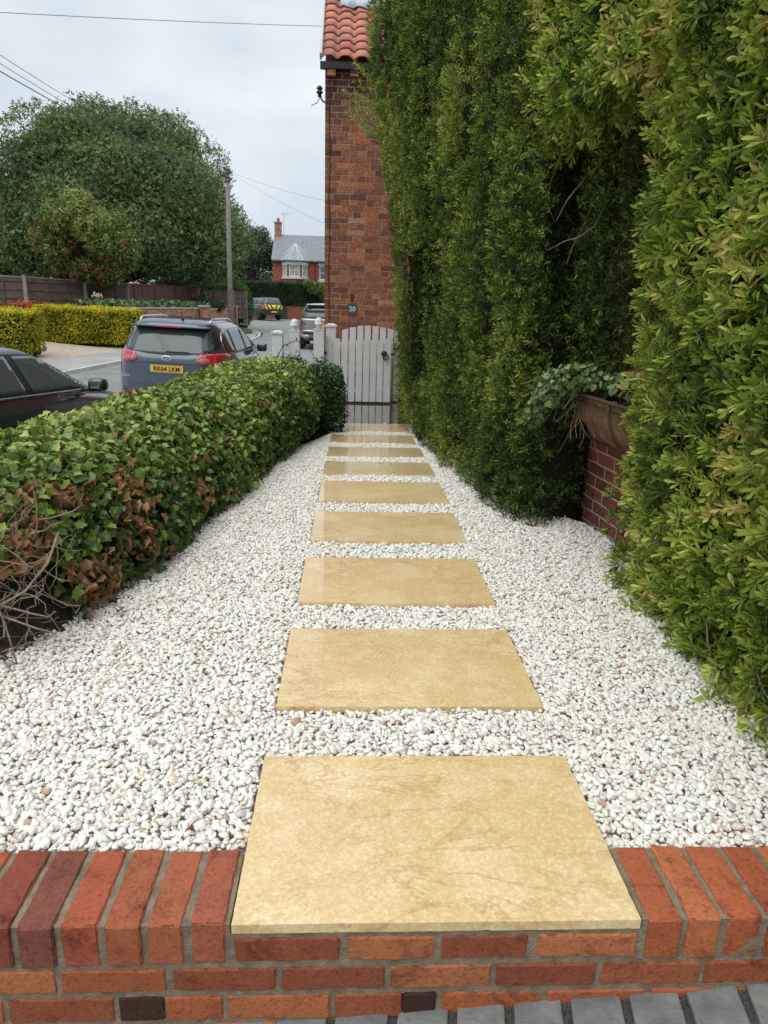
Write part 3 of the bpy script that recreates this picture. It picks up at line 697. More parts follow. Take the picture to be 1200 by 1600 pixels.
# ---- tall shrub trained up the house, far block (fluted) ------------------
shA = empty('wall_shrub', (1.1, 6.0, -.1)); tag(shA, 'tall dark green fluted wall shrub clipped into columns up to the cottage', 'shrub')
def PARENT(o, p):
    o.parent = p; o.matrix_parent_inverse = p.matrix_basis.inverted() if p.matrix_basis else Matrix()
    return o
def setp(o, p):
    bpy.context.view_layer.update() if False else None
    l = Matrix.Translation(p.location) @ p.rotation_euler.to_matrix().to_4x4()
    o.parent = p; o.matrix_parent_inverse = l.inverted(); return o
def core_fxA(y, z):
    if in_hole(y, z): return 1.02
    if y < 5.0 and 1.30 < z < 2.42: return 1.46
    return fxA(y, z)
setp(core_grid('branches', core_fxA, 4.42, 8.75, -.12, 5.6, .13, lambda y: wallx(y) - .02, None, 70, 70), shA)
DENS = 760
Pf, Nf = sample_face(fxA, 4.2, 8.85, -.05, 5.4, DENS, in_hole)
Pe, Ne = plane_pts((1.02, 4.30, -.05), (.54, .0, 0), (0, 0, 2.9), (-.25, -1, 0), 1250, .09)
Pe[:, 1] += .55 * np.array([smooth01(1.2, 1.6, p[2]) * smooth01(1.04, 1.16, p[0]) * (1 - smooth01(2.35, 2.5, p[2])) for p in Pe]) + .10 * np.array([noise.noise(Vector((p[0] * 3, p[2] * 2.5, 4))) for p in Pe]) + .05
# the end face steps back where the wall planter hangs and towards the house
kill = (Pe[:, 0] > 1.30) & (Pe[:, 2] < .62) & (rng.random(len(Pe)) < .3); Pe, Ne = Pe[~kill], Ne[~kill]
Ph, Nh = plane_pts((.60, 8.27, .55), (.40, 0, 0), (0, 0, 1.3), (0, -1, 0), 420, .04)
Pb, Nb = plane_pts((1.02, 7.05, .55), (0, 1.2, 0), (0, 0, 1.3), (-1, 0, 0), 260, .04)
PfE, NfE = plane_pts((.62, 8.85, -.05), (.4, 0, 0), (0, 0, 4.8), (-.2, 1, 0), 500, .05)
Pw, Nw = plane_pts((1.47, 3.95, 1.02), (-.03, .9, 0), (0, 0, 1.5), (-1, -.3, 0), 700, .05)
Pv, Nv = plane_pts((1.49, 3.50, 1.50), (-.03, .5, 0), (0, 0, 1.0), (-1, -.3, 0), 420, .05)
Pq, Nq = plane_pts((1.24, 4.12, .98), (.28, -.22, 0), (0, 0, 1.45), (-.3, -1, 0), 520, .06)
PA = np.concatenate([Pq, Pf, Pe, Ph, Pb, PfE, Pw, Pv]); NA = np.concatenate([Nq, Nf, Ne, Nh, Nb, NfE, Nw, Nv])
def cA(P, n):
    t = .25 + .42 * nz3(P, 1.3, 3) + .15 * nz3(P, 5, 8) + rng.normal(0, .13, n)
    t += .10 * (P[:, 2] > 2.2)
    t -= .20 * ((P[:, 1] < 4.42) & (P[:, 0] > 1.06) & (P[:, 2] < 2.1))      # shade of the nook put into the leaf colour
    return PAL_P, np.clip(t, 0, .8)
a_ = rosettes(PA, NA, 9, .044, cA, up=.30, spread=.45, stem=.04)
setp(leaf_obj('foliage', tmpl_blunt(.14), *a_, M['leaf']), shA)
# thin feathery shoots leaning out over the brick wall high up
bs = MB(); PP = []
for k in range(16):
    p = Vector((.33, 9.0 - rng.uniform(0, .5), 3.05 + rng.uniform(-.1, .55))); d = Vector((-1, -.1, .62)).normalized()
    L_ = rng.uniform(.22, .50) * (1.15 - abs(k - 8) * .06)
    pts_ = [p + d * L_ * t + Vector(rng.normal(0, .02, 3)) * t for t in (0, .35, .7, 1)]
    bs.tube(pts_, [.005, .004, .003, .0015], 5)
    for t in np.linspace(.1, 1, 9): PP.append(p + d * L_ * t)
PP = np.array([tuple(p) for p in PP])
setp(bs.build('stems', M['twig']), shA)
a_ = rosettes(PP, np.tile(np.array([[-.8, -.2, .5]]), (len(PP), 1)), 7, .05, lambda P, n: (PAL_P, np.clip(.72 + rng.normal(0, .1, n), 0, 1)), spread=.4)
setp(leaf_obj('side_shoots', tmpl_lance(.12), *a_, M['leaf']), shA)

# ---- near block with the canopy that reaches over the window --------------
shB = empty('wall_shrub', (1.35, 2.6, -.1)); tag(shB, 'leafy light green wall shrub nearest on the right, arching over the brick planter nook', 'shrub')
def fxB(y, z):
    x = interp(z, [-.1, .05, .4, .8, 1.5, 2.1, 3], [1.46, 1.41, 1.33, 1.31, 1.29, 1.22, 1.14])
    x += .05 * wob(y, z, 2.3, 21) + .035 * wob(y, z, 6, 2)
    x += .20 * max(0, (y - 3.12) / .28) ** 2 if y > 3.12 else 0
    return x
def fxO(y, z):
    x = interp(y, [2.2, 3.0, 3.5, 4.35, 4.8], [1.20, 1.15, 1.08, .98, .96]) + .06 * wob(y, z, 2.2, 33) + .035 * wob(y, z, 6, 6)
    x += .22 * max(0, (2.42 - z) / .3) ** 2 if z < 2.42 else 0
    return x
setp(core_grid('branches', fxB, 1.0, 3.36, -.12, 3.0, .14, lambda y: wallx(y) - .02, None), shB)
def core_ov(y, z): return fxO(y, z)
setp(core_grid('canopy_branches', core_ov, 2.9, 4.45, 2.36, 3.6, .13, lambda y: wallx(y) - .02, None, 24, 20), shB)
P1, N1 = sample_face(fxB, .95, 3.42, .0, 2.9, 780)
# ragged hem: hangs lower in places
P2, N2 = sample_face(fxO, 2.6, 4.5, 2.12, 3.7, 620)
P3, N3 = plane_pts((1.35, 3.42, .05), (.2, 0, 0), (0, 0, 2.2), (-.2, 1, 0), 260, .05)
P4, N4 = plane_pts((1.02, 3.1, 2.28), (.45, 0, 0), (0, 1.3, 0), (-.1, 0, -1), 420, .06)
P5, N5 = plane_pts((1.30, 1.0, -.02), (.12, 0, 0), (0, 2.3, 0), (-1, 0, -.5), 260, .03)
P5[:, 2] += rng.uniform(0, .15, len(P5))
PB = np.concatenate([P1, P2, P3, P4, P5]); NB_ = np.concatenate([N1, N2, N3, N4, N5])
PAL_B = pal([(0, (.035, .068, .012)), (.3, (.110, .170, .024)), (.55, (.24, .33, .042)), (.8, (.44, .52, .085)), (.93, (.60, .60, .15)), (1, (.60, .50, .15))])
def cB(P, n):
    t = .46 + .50 * nz3(P, 2.4, 13) + .32 * nz3(P, 7, 18) + rng.normal(0, .16, n)
    return PAL_B, np.clip(t, 0, .97)
a_ = rosettes(PB, NB_, 10, .058, cB, up=.35, spread=.55, stem=.05)
setp(leaf_obj('foliage', tmpl_blunt(.14), *a_, M['leaf']), shB)
# clusters of tiny green-gold unripe berries, on both blocks
def berries(P, Nn, n, parent, k=26, s=.0032, rad=.028):
    idx = rng.integers(0, len(P), n); C_ = P[idx] + Nn[idx] * .05
    Q = (C_[:, None, :] + rng.normal(0, 1, (n, k, 3)) * rad * np.array([1, 1, .8])).reshape(-1, 3)
    m_ = len(Q); col = pal([(0, (.16, .17, .04)), (.6, (.30, .25, .07)), (1, (.36, .17, .06))])(np.repeat(rng.random(n), k) * .7 + rng.random(m_) * .3)
    setp(leaf_obj('berries', OCT, Q, rand_unit(m_), rand_unit(m_), s * rng.uniform(.7, 1.3, m_), col, M['leaf']), parent)['kind'] = 'stuff'
berries(P1, N1, 260, shB); berries(Pf, Nf, 160, shA, 18)
# a few rust brown spent leaves caught in the near block
ix = rng.integers(0, len(P1), 90)
a_ = rosettes(P1[ix], N1[ix], 3, .05, lambda P, n: (pal([(0, (.22, .08, .03)), (1, (.34, .18, .07))]), rng.random(n)))
setp(leaf_obj('brown_leaves', tmpl_lance(.16), *a_, M['dead']), shB)
# inner woody branches seen in the shaded nook
bb = MB()
for k in range(4):
    p = Vector((rng.uniform(1.1, 1.5), rng.uniform(4.22, 4.4), rng.uniform(1.5, 2.2))); pts_ = [p]
    d = Vector((rng.normal(.2, .5), rng.normal(-.1, .3), rng.normal(.8, .5))).normalized()
    for q in range(4): d = (d + Vector(rng.normal(0, .25, 3))).normalized(); p = p + d * .12; pts_.append(p)
    bb.tube(pts_, [.003, .003, .0025, .002, .001], 6)
for k in range(60):
    p = Vector((rng.uniform(1.30, 1.42), rng.uniform(1.6, 3.3), rng.uniform(.02, 2.0))); d = Vector((-.6, rng.normal(0, .5), rng.normal(.3, .6))).normalized(); pts_ = [p]
    for q in range(3): d = (d + Vector(rng.normal(0, .2, 3))).normalized(); p = p + d * .04; pts_.append(p)
    bb.tube(pts_, [.004, .0035, .003, .0015], 5)
setp(bb.build('stems', M['twig'], smooth=True), shB)['kind'] = 'stuff'

# ---- ivy covered hedge on the left ---------------------------------------
hd = empty('ivy_hedge', (-1.3, 5, -.1)); tag(hd, 'rounded ivy hedge with brown dead patches, left of the gravel', 'hedge')
def hb(y): return interp(y, [2.2, 2.52, 2.7, 3.29, 4.49, 7.03, 8.0, 9.0], [-1.20, -1.17, -1.08, -.96, -.76, -.45, -.32, -.2])
def hedge_pt(y, th):
    bx = hb(y) - .035; cx_ = bx - .66; hz = interp(y, [2.3, 3.5, 6, 8.2, 9], [.585, .62, .655, .70, .70])
    c, s = math.cos(th), math.sin(th)
    lump = .055 * noise.noise(Vector((y * 1.3, th * 1.1, 4))) + .04 * noise.noise(Vector((y * 3.6, th * 2.8, 9)))
    e = 2 / 2.5
    rx = .66 + lump; rz = hz + .03 + lump
    if th > math.pi / 2: rx = .62 + lump
    X = cx_ + rx * math.copysign(abs(c) ** e, c); Z = -.03 + rz * abs(s) ** e
    if th < .0: Z = -.03
    return Vector((X, y, Z))
def hedge_sample(n, y0, y1):
    P = []; Nn = []
    Y = rng.uniform(y0, y1, n); T = rng.uniform(.02, math.pi * .98, n)
    for y, t in zip(Y, T):
        p = hedge_pt(y, t); a = hedge_pt(y, t + .03) - hedge_pt(y, t - .03); b = hedge_pt(y + .03, t) - hedge_pt(y - .03, t)
        nn = b.cross(a); nn.normalize()
        if nn.dot(Vector((p.x - (hb(y) - .69), 0, p.z + .03))) < 0: nn = -nn
        P.append(p[:]); Nn.append(nn[:])
    return np.array(P), np.array(Nn)
P, Nn = hedge_sample(36000, 2.45, 8.3)
# back (street) side hanging down
n_ = 5000; Yb = rng.uniform(2.45, 8.3, n_); Pk = np.stack([np.array([hb(y) - 1.33 for y in Yb]) + rng.normal(0, .03, n_), Yb, rng.uniform(-.6, .15, n_)], 1); Nk = np.tile(np.array([[-1., 0, .1]]), (n_, 1))
# near end: only the upper half is leafy, below it is bare stems
n_ = 1500; Pn = []
for _ in range(n_):
    t = rng.uniform(.25, math.pi - .1); q = hedge_pt(2.5, t); c_ = Vector((hb(2.5) - .69, 2.5, -.03)); r_ = rng.uniform(.55, 1) ** .5
    p = c_ + (q - c_) * r_; Pn.append((p.x, 2.47 + rng.normal(0, .03) + .25 * (1 - r_), p.z))
Pn = np.array(Pn); Pn = Pn[(Pn[:, 2] > .36 + .25 * (rng.random(len(Pn)) - .5)) | (Pn[:, 0] > -1.2)]
Pn = Pn[rng.random(len(Pn)) < .75]; Nn2 = np.tile(np.array([[.1, -1., .3]]), (len(Pn), 1))
P = np.concatenate([P, Pk, Pn]); Nn = np.concatenate([Nn, Nk, Nn2])
P = P - Nn * (rng.uniform(0, 1, (len(P), 1)) ** 1.5) * .09 + Nn * .01 + rng.normal(0, .008, P.shape)
n = len(P)
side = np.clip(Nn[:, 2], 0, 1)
dn = nz3(P, 2.4, 50)
corner_ = np.exp(-(((P[:, 1] - 2.85) / .42) ** 2)) * np.clip((P[:, 0] + 1.55) * 3, 0, 1) * (P[:, 2] < .50)
dead = (rng.random(n) < np.clip((dn - .22) * 3, 0, .55) * (P[:, 1] < 5) + .75 * corner_ * (nz3(P, 4.5, 70) > .0)) | (rng.random(n) < .014)
dead &= (P[:, 2] > .02) & ((Nn[:, 0] > -.1) | (Nn[:, 1] < -.5))
kp = ~((P[:, 1] < 2.78 + .1 * nz3(P, 6, 5)) & (P[:, 2] < .30 + .12 * nz3(P, 5, 9)) & (P[:, 0] > -1.9))
dirs = norm(Nn * .25 + np.array([[0, 0, -.55]]) + rng.normal(0, .55, (n, 3)))
lnr = norm(Nn * .9 + np.array([[0, 0, .35]]) + rng.normal(0, .42, (n, 3)))
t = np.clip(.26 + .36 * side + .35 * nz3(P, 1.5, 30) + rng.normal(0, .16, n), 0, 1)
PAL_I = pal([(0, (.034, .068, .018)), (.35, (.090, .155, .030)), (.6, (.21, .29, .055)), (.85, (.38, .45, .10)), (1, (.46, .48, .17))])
g = ~dead & kp; dead &= kp
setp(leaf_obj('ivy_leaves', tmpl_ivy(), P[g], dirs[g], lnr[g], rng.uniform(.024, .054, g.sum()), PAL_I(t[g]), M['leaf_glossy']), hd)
PAL_D = pal([(0, (.12, .055, .03)), (.5, (.30, .15, .07)), (1, (.46, .27, .14))])
TI = tmpl_ivy(); TI[0][:, 2] += .9 * np.abs(TI[0][:, 0]) ** 1.3 - .35 * TI[0][:, 1] ** 2; TI[0][:, 0] *= .8
setp(leaf_obj('dead_leaves', TI, P[dead] + Nn[dead] * .012, dirs[dead], norm(lnr[dead] + rng.normal(0, .8, (dead.sum(), 3))), rng.uniform(.022, .055, dead.sum()), PAL_D(rng.random(dead.sum())), M['dead']), hd)
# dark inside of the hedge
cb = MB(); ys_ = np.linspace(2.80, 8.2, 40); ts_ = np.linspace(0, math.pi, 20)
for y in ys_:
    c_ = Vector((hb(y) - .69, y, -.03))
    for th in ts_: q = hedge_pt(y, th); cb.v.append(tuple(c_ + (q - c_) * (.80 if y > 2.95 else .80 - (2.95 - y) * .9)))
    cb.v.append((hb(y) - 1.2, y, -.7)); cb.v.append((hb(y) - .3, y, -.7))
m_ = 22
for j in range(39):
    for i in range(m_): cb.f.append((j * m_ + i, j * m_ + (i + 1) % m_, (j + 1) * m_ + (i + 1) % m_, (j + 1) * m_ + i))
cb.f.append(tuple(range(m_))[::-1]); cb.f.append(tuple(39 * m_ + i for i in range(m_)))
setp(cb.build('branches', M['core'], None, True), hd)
# bare stems at the cut end
tw = MB()
for k in range(330):
    p = Vector((rng.uniform(-2.0, -1.20), rng.uniform(2.42, 2.75), rng.uniform(-.02, .55)))
    d = Vector((rng.normal(0, 1), rng.normal(-.15, .35), rng.normal(0, .8))).normalized(); pts_ = [p]; rr_ = rng.uniform(.0012, .0042); L_ = rng.uniform(.025, .06)
    for q in range(6):
        d = (d + Vector(rng.normal(0, .28, 3))).normalized(); p = p + d * L_
        p.x = min(p.x, -1.08); p.y = min(max(p.y, 2.36), 2.95); p.z = max(p.z, .0); pts_.append(p.copy())
    tw.tube(pts_, [rr_ * (1 - .09 * q) for q in range(7)], 6)
for pts_, r0 in (([(-1.02, 2.42, .50), (-1.05, 2.38, .40), (-1.12, 2.34, .31), (-1.22, 2.34, .25), (-1.32, 2.37, .22), (-1.42, 2.42, .26)], .0045),
                 ([(-1.36, 2.40, .44), (-1.30, 2.37, .32), (-1.22, 2.34, .22), (-1.10, 2.34, .17), (-1.03, 2.34, .15)], .004),
                 ([(-1.5, 2.4, .5), (-1.4, 2.36, .38), (-1.33, 2.34, .22), (-1.30, 2.33, .05)], .004),
                 ([(-1.28, 2.36, .48), (-1.24, 2.33, .34), (-1.20, 2.33, .20), (-1.19, 2.36, .02)], .004)):
    tw.tube(pts_, [r0, r0, r0 * .9, r0 * .8, r0 * .6, r0 * .5][:len(pts_)], 8)
setp(tw.build('stems', M['twig'], smooth=True), hd)

# ---- dark round shrub that closes the hedge by the gate --------------------
sb = empty('round_shrub', (-.45, 8.4, -.1)); tag(sb, 'dark round leafed shrub at the end of the ivy hedge by the gateposts', 'shrub')
def blob_pts(c, r, n, jit=.12):
    U = rand_unit(n); c = np.array(c); r = np.array(r)
    rad = 1 + .10 * np.array([noise.noise(Vector((u[0] * 2 + c[0], u[1] * 2, u[2] * 2))) for u in U]) * 2 - rng.random(n) ** 1.5 * jit * 2
    return c + U * r * rad[:, None], U
bl = [blob_pts((-.36, 8.35, .28), (.30, .34, .40), 3800), blob_pts((-.75, 8.6, .33), (.35, .3, .40), 2200), blob_pts((-.30, 8.25, .05), (.26, .25, .22), 900), blob_pts((-1.0, 8.7, .25), (.25, .25, .35), 700)]
P = np.concatenate([b[0] for b in bl]); Nn = np.concatenate([b[1] for b in bl]); k_ = P[:, 2] > gz(8.3) - .02; P, Nn = P[k_], Nn[k_]; n = len(P)
PAL_R = pal([(0, (.018, .042, .016)), (.5, (.045, .090, .030)), (.85, (.11, .18, .05)), (1, (.20, .27, .09))])
t = np.clip(.35 + .35 * nz3(P, 4, 90) + .2 * Nn[:, 2] + rng.normal(0, .15, n), 0, 1)
setp(leaf_obj('foliage', tmpl_oval(.34), P, norm(Nn * .4 + rng.normal(0, .7, (n, 3)) + np.array([[0, 0, -.2]])), norm(Nn + rng.normal(0, .4, (n, 3))), rng.uniform(.028, .048, n), PAL_R(t), M['leaf_glossy']), sb)
cc = MB()
for c_, r_ in (((-.36, 8.35, .24), (.22, .25, .30)), ((-.75, 8.6, .26), (.25, .2, .30))):
    bm = bmesh.new(); bmesh.ops.create_icosphere(bm, subdivisions=2, radius=1)
    cc.add([(c_[0] + v.co.x * r_[0], c_[1] + v.co.y * r_[1], c_[2] + v.co.z * r_[2]) for v in bm.verts], [[v.index for v in f.verts] for f in bm.faces]); bm.free()
# a long spray across the gateposts
spr = [(-.95, 8.7, .60), (-.85, 8.9, .80), (-.70, 9.1, .86), (-.55, 9.2, .76), (-.48, 9.25, .62)]
cc.tube(spr, [.006, .005, .004, .003, .002], 5)
setp(cc.build('branches', M['core'], None, True), sb)
SP = []
for i in range(4):
    for t_ in np.linspace(0, 1, 5): SP.append(np.array(spr[i]) * (1 - t_) + np.array(spr[i + 1]) * t_)
SP = np.array(SP); n = len(SP)
setp(leaf_obj('spray_leaves', tmpl_oval(.3), SP, rand_unit(n), norm(rand_unit(n) + [0, -1, .5]), rng.uniform(.025, .04, n), PAL_R(rng.uniform(.4, .9, n)), M['leaf_glossy']), sb)

# ---- fallen leaves on the gravel ------------------------------------------
for k, (x, y, z, s, c, lb) in enumerate([(-.972, 2.83, .022, .052, (.26, .09, .04), 'rust brown curled leaf lying on the gravel just below the ivy hedge'),
        (-.40, 1.52, .012, .026, (.34, .12, .04), 'small orange brown leaf scrap on the gravel above the brick coping'),
        (-.515, 2.35, .012, .022, (.30, .14, .06), 'tiny brown leaf scrap lying alone in the middle of the left gravel'),
        (-.82, 1.50, .012, .022, (.27, .10, .05), 'small brown leaf scrap at the gravel edge far left of the nearest slab')]):
    TF = (tmpl_ivy()[0] * np.array([.8, 1, 2.5]), tmpl_ivy()[1]) if k == 0 else (tmpl_oval(.4)[0] * np.array([1, 1, 4]), tmpl_oval(.4)[1])
    o = leaf_obj('fallen_leaf', TF, np.array([[0, 0, 0.]]), np.array([[.6, .8, .15]]), np.array([[.2, -.3, 1.]]), np.array([s]), np.array([c]), M['dead'])
    o.location = (x, y, z); o.rotation_euler = (rng.normal(0, .3), rng.normal(0, .3), rng.uniform(0, 6)); sm = o.modifiers.new('thickness', 'SOLIDIFY'); sm.thickness = .0015
    tag(o, lb, 'leaf', 'fallen leaves on the gravel')
# ================================================================== BUILDINGS, GATE, POSTS
def wall_obj(name, m, p0, p1, z0, z1, th, parent=None, holes=()):
    """upright wall from p0 to p1 (plan), thickness to the left of travel, rectangular openings (u0,u1,v0,v1); local X runs along it"""
    p0 = Vector((p0[0], p0[1], 0)); p1 = Vector((p1[0], p1[1], 0)); L_ = (p1 - p0).length; ang = math.atan2(p1.y - p0.y, p1.x - p0.x)
    us = sorted({0, L_, *[h[0] for h in holes], *[h[1] for h in holes]}); vs_ = sorted({z0, z1, *[h[2] for h in holes], *[h[3] for h in holes]})
    def hole(i, j):
        u, v = (us[i] + us[i + 1]) / 2, (vs_[j] + vs_[j + 1]) / 2
        return any(h[0] < u < h[1] and h[2] < v < h[3] for h in holes)
    b = MB()
    def cell(i, j): return 0 <= i < len(us) - 1 and 0 <= j < len(vs_) - 1 and not hole(i, j)
    for i in range(len(us) - 1):
        for j in range(len(vs_) - 1):
            if hole(i, j): continue
            u0, u1, v0, v1 = us[i], us[i + 1], vs_[j], vs_[j + 1]
            b.add([(u0, 0, v0), (u1, 0, v0), (u1, 0, v1), (u0, 0, v1)], [(0, 1, 2, 3)])
            b.add([(u0, th, v0), (u1, th, v0), (u1, th, v1), (u0, th, v1)], [(3, 2, 1, 0)])
            if not cell(i - 1, j): b.add([(u0, 0, v0), (u0, 0, v1), (u0, th, v1), (u0, th, v0)], [(0, 1, 2, 3)])
            if not cell(i + 1, j): b.add([(u1, 0, v0), (u1, 0, v1), (u1, th, v1), (u1, th, v0)], [(3, 2, 1, 0)])
            if not cell(i, j - 1): b.add([(u0, 0, v0), (u1, 0, v0), (u1, th, v0), (u0, th, v0)], [(3, 2, 1, 0)])
            if not cell(i, j + 1): b.add([(u0, 0, v1), (u1, 0, v1), (u1, th, v1), (u0, th, v1)], [(0, 1, 2, 3)])
    o = b.build(name, m); o.location = p0; o.rotation_euler = (0, 0, ang)
    if parent: setp(o, parent)
    return o
def place(o, parent): setp(o, parent); return o
def window(parent, x0, x1, z0, z1, y, mf, mg, bars_v=1, bars_h=1, mtx=None, fw_=.05, dep=.06, sill=True, name='window'):
    f = MB(); mt = mtx or Matrix()
    for a in ((x0, x0 + fw_, z0, z1), (x1 - fw_, x1, z0, z1), (x0 + fw_, x1 - fw_, z0, z0 + fw_), (x0 + fw_, x1 - fw_, z1 - fw_, z1)):
        f.box(a[0], a[1], y, y + dep, a[2], a[3], mtx=mt)
    for k in range(1, bars_v + 1):
        c = x0 + (x1 - x0) * k / (bars_v + 1); f.box(c - fw_ * .35, c + fw_ * .35, y + .005, y + dep - .005, z0 + fw_, z1 - fw_, mtx=mt)
    for k in range(1, bars_h + 1):
        c = z0 + (z1 - z0) * k / (bars_h + 1); f.box(x0 + fw_, x1 - fw_, y + .008, y + dep - .008, c - fw_ * .3, c + fw_ * .3, mtx=mt)
    fo = place(f.build(name, mf), parent)
    g = MB(); g.box(x0 + fw_ * .5, x1 - fw_ * .5, y + dep * .55, y + dep * .7, z0 + fw_ * .5, z1 - fw_ * .5, mtx=mt)
    go_ = g.build('pane', mg); go_.parent = fo; go_.matrix_parent_inverse = fo.matrix_parent_inverse.copy() if False else Matrix()
    return fo

# ---- cottage number 20 ---------------------------------------------------
ct = empty('cottage', (0.5, 11.6, -.2)); tag(ct, 'old red brick cottage with orange clay pantiles standing behind the picket gate', 'house')
EZ = 4.60
M['old_mortar'] = mat('old_lime_mortar', (.36, .30, .24), .95, 5, (.50, .43, .35), .6, 90, dist=.006)
def old_face():
    m = bpy.data.materials.new('old_brick_face'); b = NB(m); t = b.n('ShaderNodeTexCoord'); a = b.n('ShaderNodeAttribute', attribute_name='lc')
    n1 = b.n('ShaderNodeTexNoise', Scale=26, Detail=6, Roughness=.75); b.l(t.outputs['Object'], n1.inputs['Vector'])
    r1 = ramp(b, [(.34, (.45, .45, .5)), (.5, (1, .98, .95)), (.68, (1.45, 1.45, 1.4))]); b.l(n1.outputs['Fac'], r1.inputs[0])
    x = b.n('ShaderNodeMix', data_type='RGBA', blend_type='MULTIPLY'); x.inputs[0].default_value = 1; b.l(a.outputs['Color'], x.inputs[6]); b.l(r1.outputs[0], x.inputs[7])
    b.l(x.outputs[2], b.p.inputs['Base Color']); b.p.inputs['Roughness'].default_value = .85
    bp = b.n('ShaderNodeBump', Strength=.9, Distance=.01); b.l(n1.outputs['Fac'], bp.inputs['Height']); b.l(bp.outputs[0], b.p.inputs['Normal'])
    return m
M['old_face'] = old_face()
wall_obj('front_wall', M['old_mortar'], (-.458, 11.626), (4.2, 11.626), -.7, EZ, .224, ct)
bk = MB(); z = -.2; r0 = 0
while z < EZ - .06:
    h_ = .0715; x = -.462; k = 0; r0 += 1; hdr = (r0 % 4 == 0); first = True
    while x < 1.6:
        w_ = (.112 if (hdr or rng.random() < .10) else .236) + rng.normal(0, .004)
        if first: w_ = [.236, .115, .172, .09][r0 % 4]; first = False
        q = rng.random(); s_ = rng.normal(1, .13)
        c_ = (.42, .155, .072) if q < .26 else ((.34, .118, .062) if q < .62 else ((.28, .10, .058) if q < .86 else ((.19, .078, .052) if q < .95 else (.40, .21, .12))))
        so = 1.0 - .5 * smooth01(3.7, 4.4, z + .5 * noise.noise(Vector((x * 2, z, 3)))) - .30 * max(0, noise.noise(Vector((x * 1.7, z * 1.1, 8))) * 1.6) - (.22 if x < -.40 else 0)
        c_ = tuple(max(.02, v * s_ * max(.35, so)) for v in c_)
        j = rng.normal(0, .0016, 4); y_ = 11.620 + rng.normal(0, .0018)
        bk.add([(x, y_, z + j[0]), (x + w_, y_, z + j[1]), (x + w_, y_, z + h_ + j[2]), (x, y_, z + h_ + j[3]), (x, 11.64, z + j[0]), (x + w_, 11.64, z + j[1]), (x + w_, 11.64, z + h_ + j[2]), (x, 11.64, z + h_ + j[3])],
               [(0, 1, 2, 3), (0, 4, 5, 1), (1, 5, 6, 2), (2, 6, 7, 3), (3, 7, 4, 0)], c_)
        x += w_ + .0115 + rng.normal(0, .001)
    z += h_ + .0125
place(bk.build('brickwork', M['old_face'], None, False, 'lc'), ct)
wall_obj('side_wall', M['brick_old'], (-.46, 17.5), (-.46, 11.855), -.7, EZ, .23, ct)
wall_obj('rear_wall', M['brick_old'], (4.2, 17.5), (-.225, 17.5), -.7, EZ, .23, ct)
# gable above the street side
gb = MB(); gy0, gy1 = 11.62, 17.5; pk = EZ + 2.75
gb.add([(-.46, gy0, EZ + .002), (-.46, gy1, EZ + .002), (-.46, (gy0 + gy1) / 2, pk), (-.24, gy0, EZ + .002), (-.24, gy1, EZ + .002), (-.24, (gy0 + gy1) / 2, pk)], [(0, 2, 1), (3, 4, 5), (0, 3, 5, 2), (1, 2, 5, 4), (0, 1, 4, 3)])
place(gb.build('gable', M['brick_old']), ct)
def pantile_mat():
    m = bpy.data.materials.new('clay_pantile'); b = NB(m); t = b.n('ShaderNodeTexCoord')
    n = b.n('ShaderNodeTexNoise', Scale=3, Detail=3); b.l(t.outputs['Object'], n.inputs['Vector'])
    n2 = b.n('ShaderNodeTexNoise', Scale=40, Detail=5, Roughness=.7); b.l(t.outputs['Object'], n2.inputs['Vector'])
    a = b.n('ShaderNodeAttribute', attribute_name='lc')
    r = ramp(b, [(.3, (.75, .75, .8)), (.65, (1.15, 1.1, 1.05))]); b.l(n.outputs['Fac'], r.inputs[0])
    r2 = ramp(b, [(.3, (.7, .7, .7)), (.6, (1.1, 1.1, 1.1))]); b.l(n2.outputs['Fac'], r2.inputs[0])
    x1 = b.n('ShaderNodeMix', data_type='RGBA', blend_type='MULTIPLY'); x1.inputs[0].default_value = 1; b.l(a.outputs['Color'], x1.inputs[6]); b.l(r.outputs[0], x1.inputs[7])
    x2 = b.n('ShaderNodeMix', data_type='RGBA', blend_type='MULTIPLY'); x2.inputs[0].default_value = 1; b.l(x1.outputs[2], x2.inputs[6]); b.l(r2.outputs[0], x2.inputs[7])
    b.l(x2.outputs[2], b.p.inputs['Base Color']); b.p.inputs['Roughness'].default_value = .75
    return m
M['pantile'] = pantile_mat()
rf = MB(); pw = .235; rowl = .212; pitch = R(43); e0 = Vector((-.50, 11.50, EZ + .05)); sl_ = Vector((0, math.cos(pitch), math.sin(pitch))); nn_ = Vector((0, -math.sin(pitch), math.cos(pitch)))
def tile_prof(u): return .025 * math.sin(2 * math.pi * u - .9) + .007 * math.sin(4 * math.pi * u)
for row in range(19):
    for c in range(20):
        col = (.56 + rng.normal(0, .03), .235 + rng.normal(0, .02), .165 + rng.normal(0, .012)); n_ = 12
        a = e0 + Vector((c * pw, 0, 0)) + sl_ * (row * rowl); V = []
        jz = rng.normal(0, .002)
        for e_, lift in ((0, .030 + jz), (rowl + .05, .0)):
            for th in (0, -.014):
                for q in range(n_ + 1): V.append(a + Vector((pw * 1.03 * q / n_, 0, 0)) + sl_ * e_ + nn_ * (tile_prof(q / n_) + lift + th))
        F_ = []; k1 = n_ + 1
        for q in range(n_): F_ += [(q, q + 1, 2 * k1 + q + 1, 2 * k1 + q), (k1 + q, 3 * k1 + q, 3 * k1 + q + 1, k1 + q + 1), (q, k1 + q, k1 + q + 1, q + 1)]
        F_ += [(0, 2 * k1, 3 * k1, k1), (n_, k1 + n_, 3 * k1 + n_, 2 * k1 + n_)]
        rf.add(V, F_, col)
place(rf.build('roof', M['pantile'], None, True, 'lc'), ct)
rb = MB(); mid = 11.50 + 19 * rowl * math.cos(pitch)
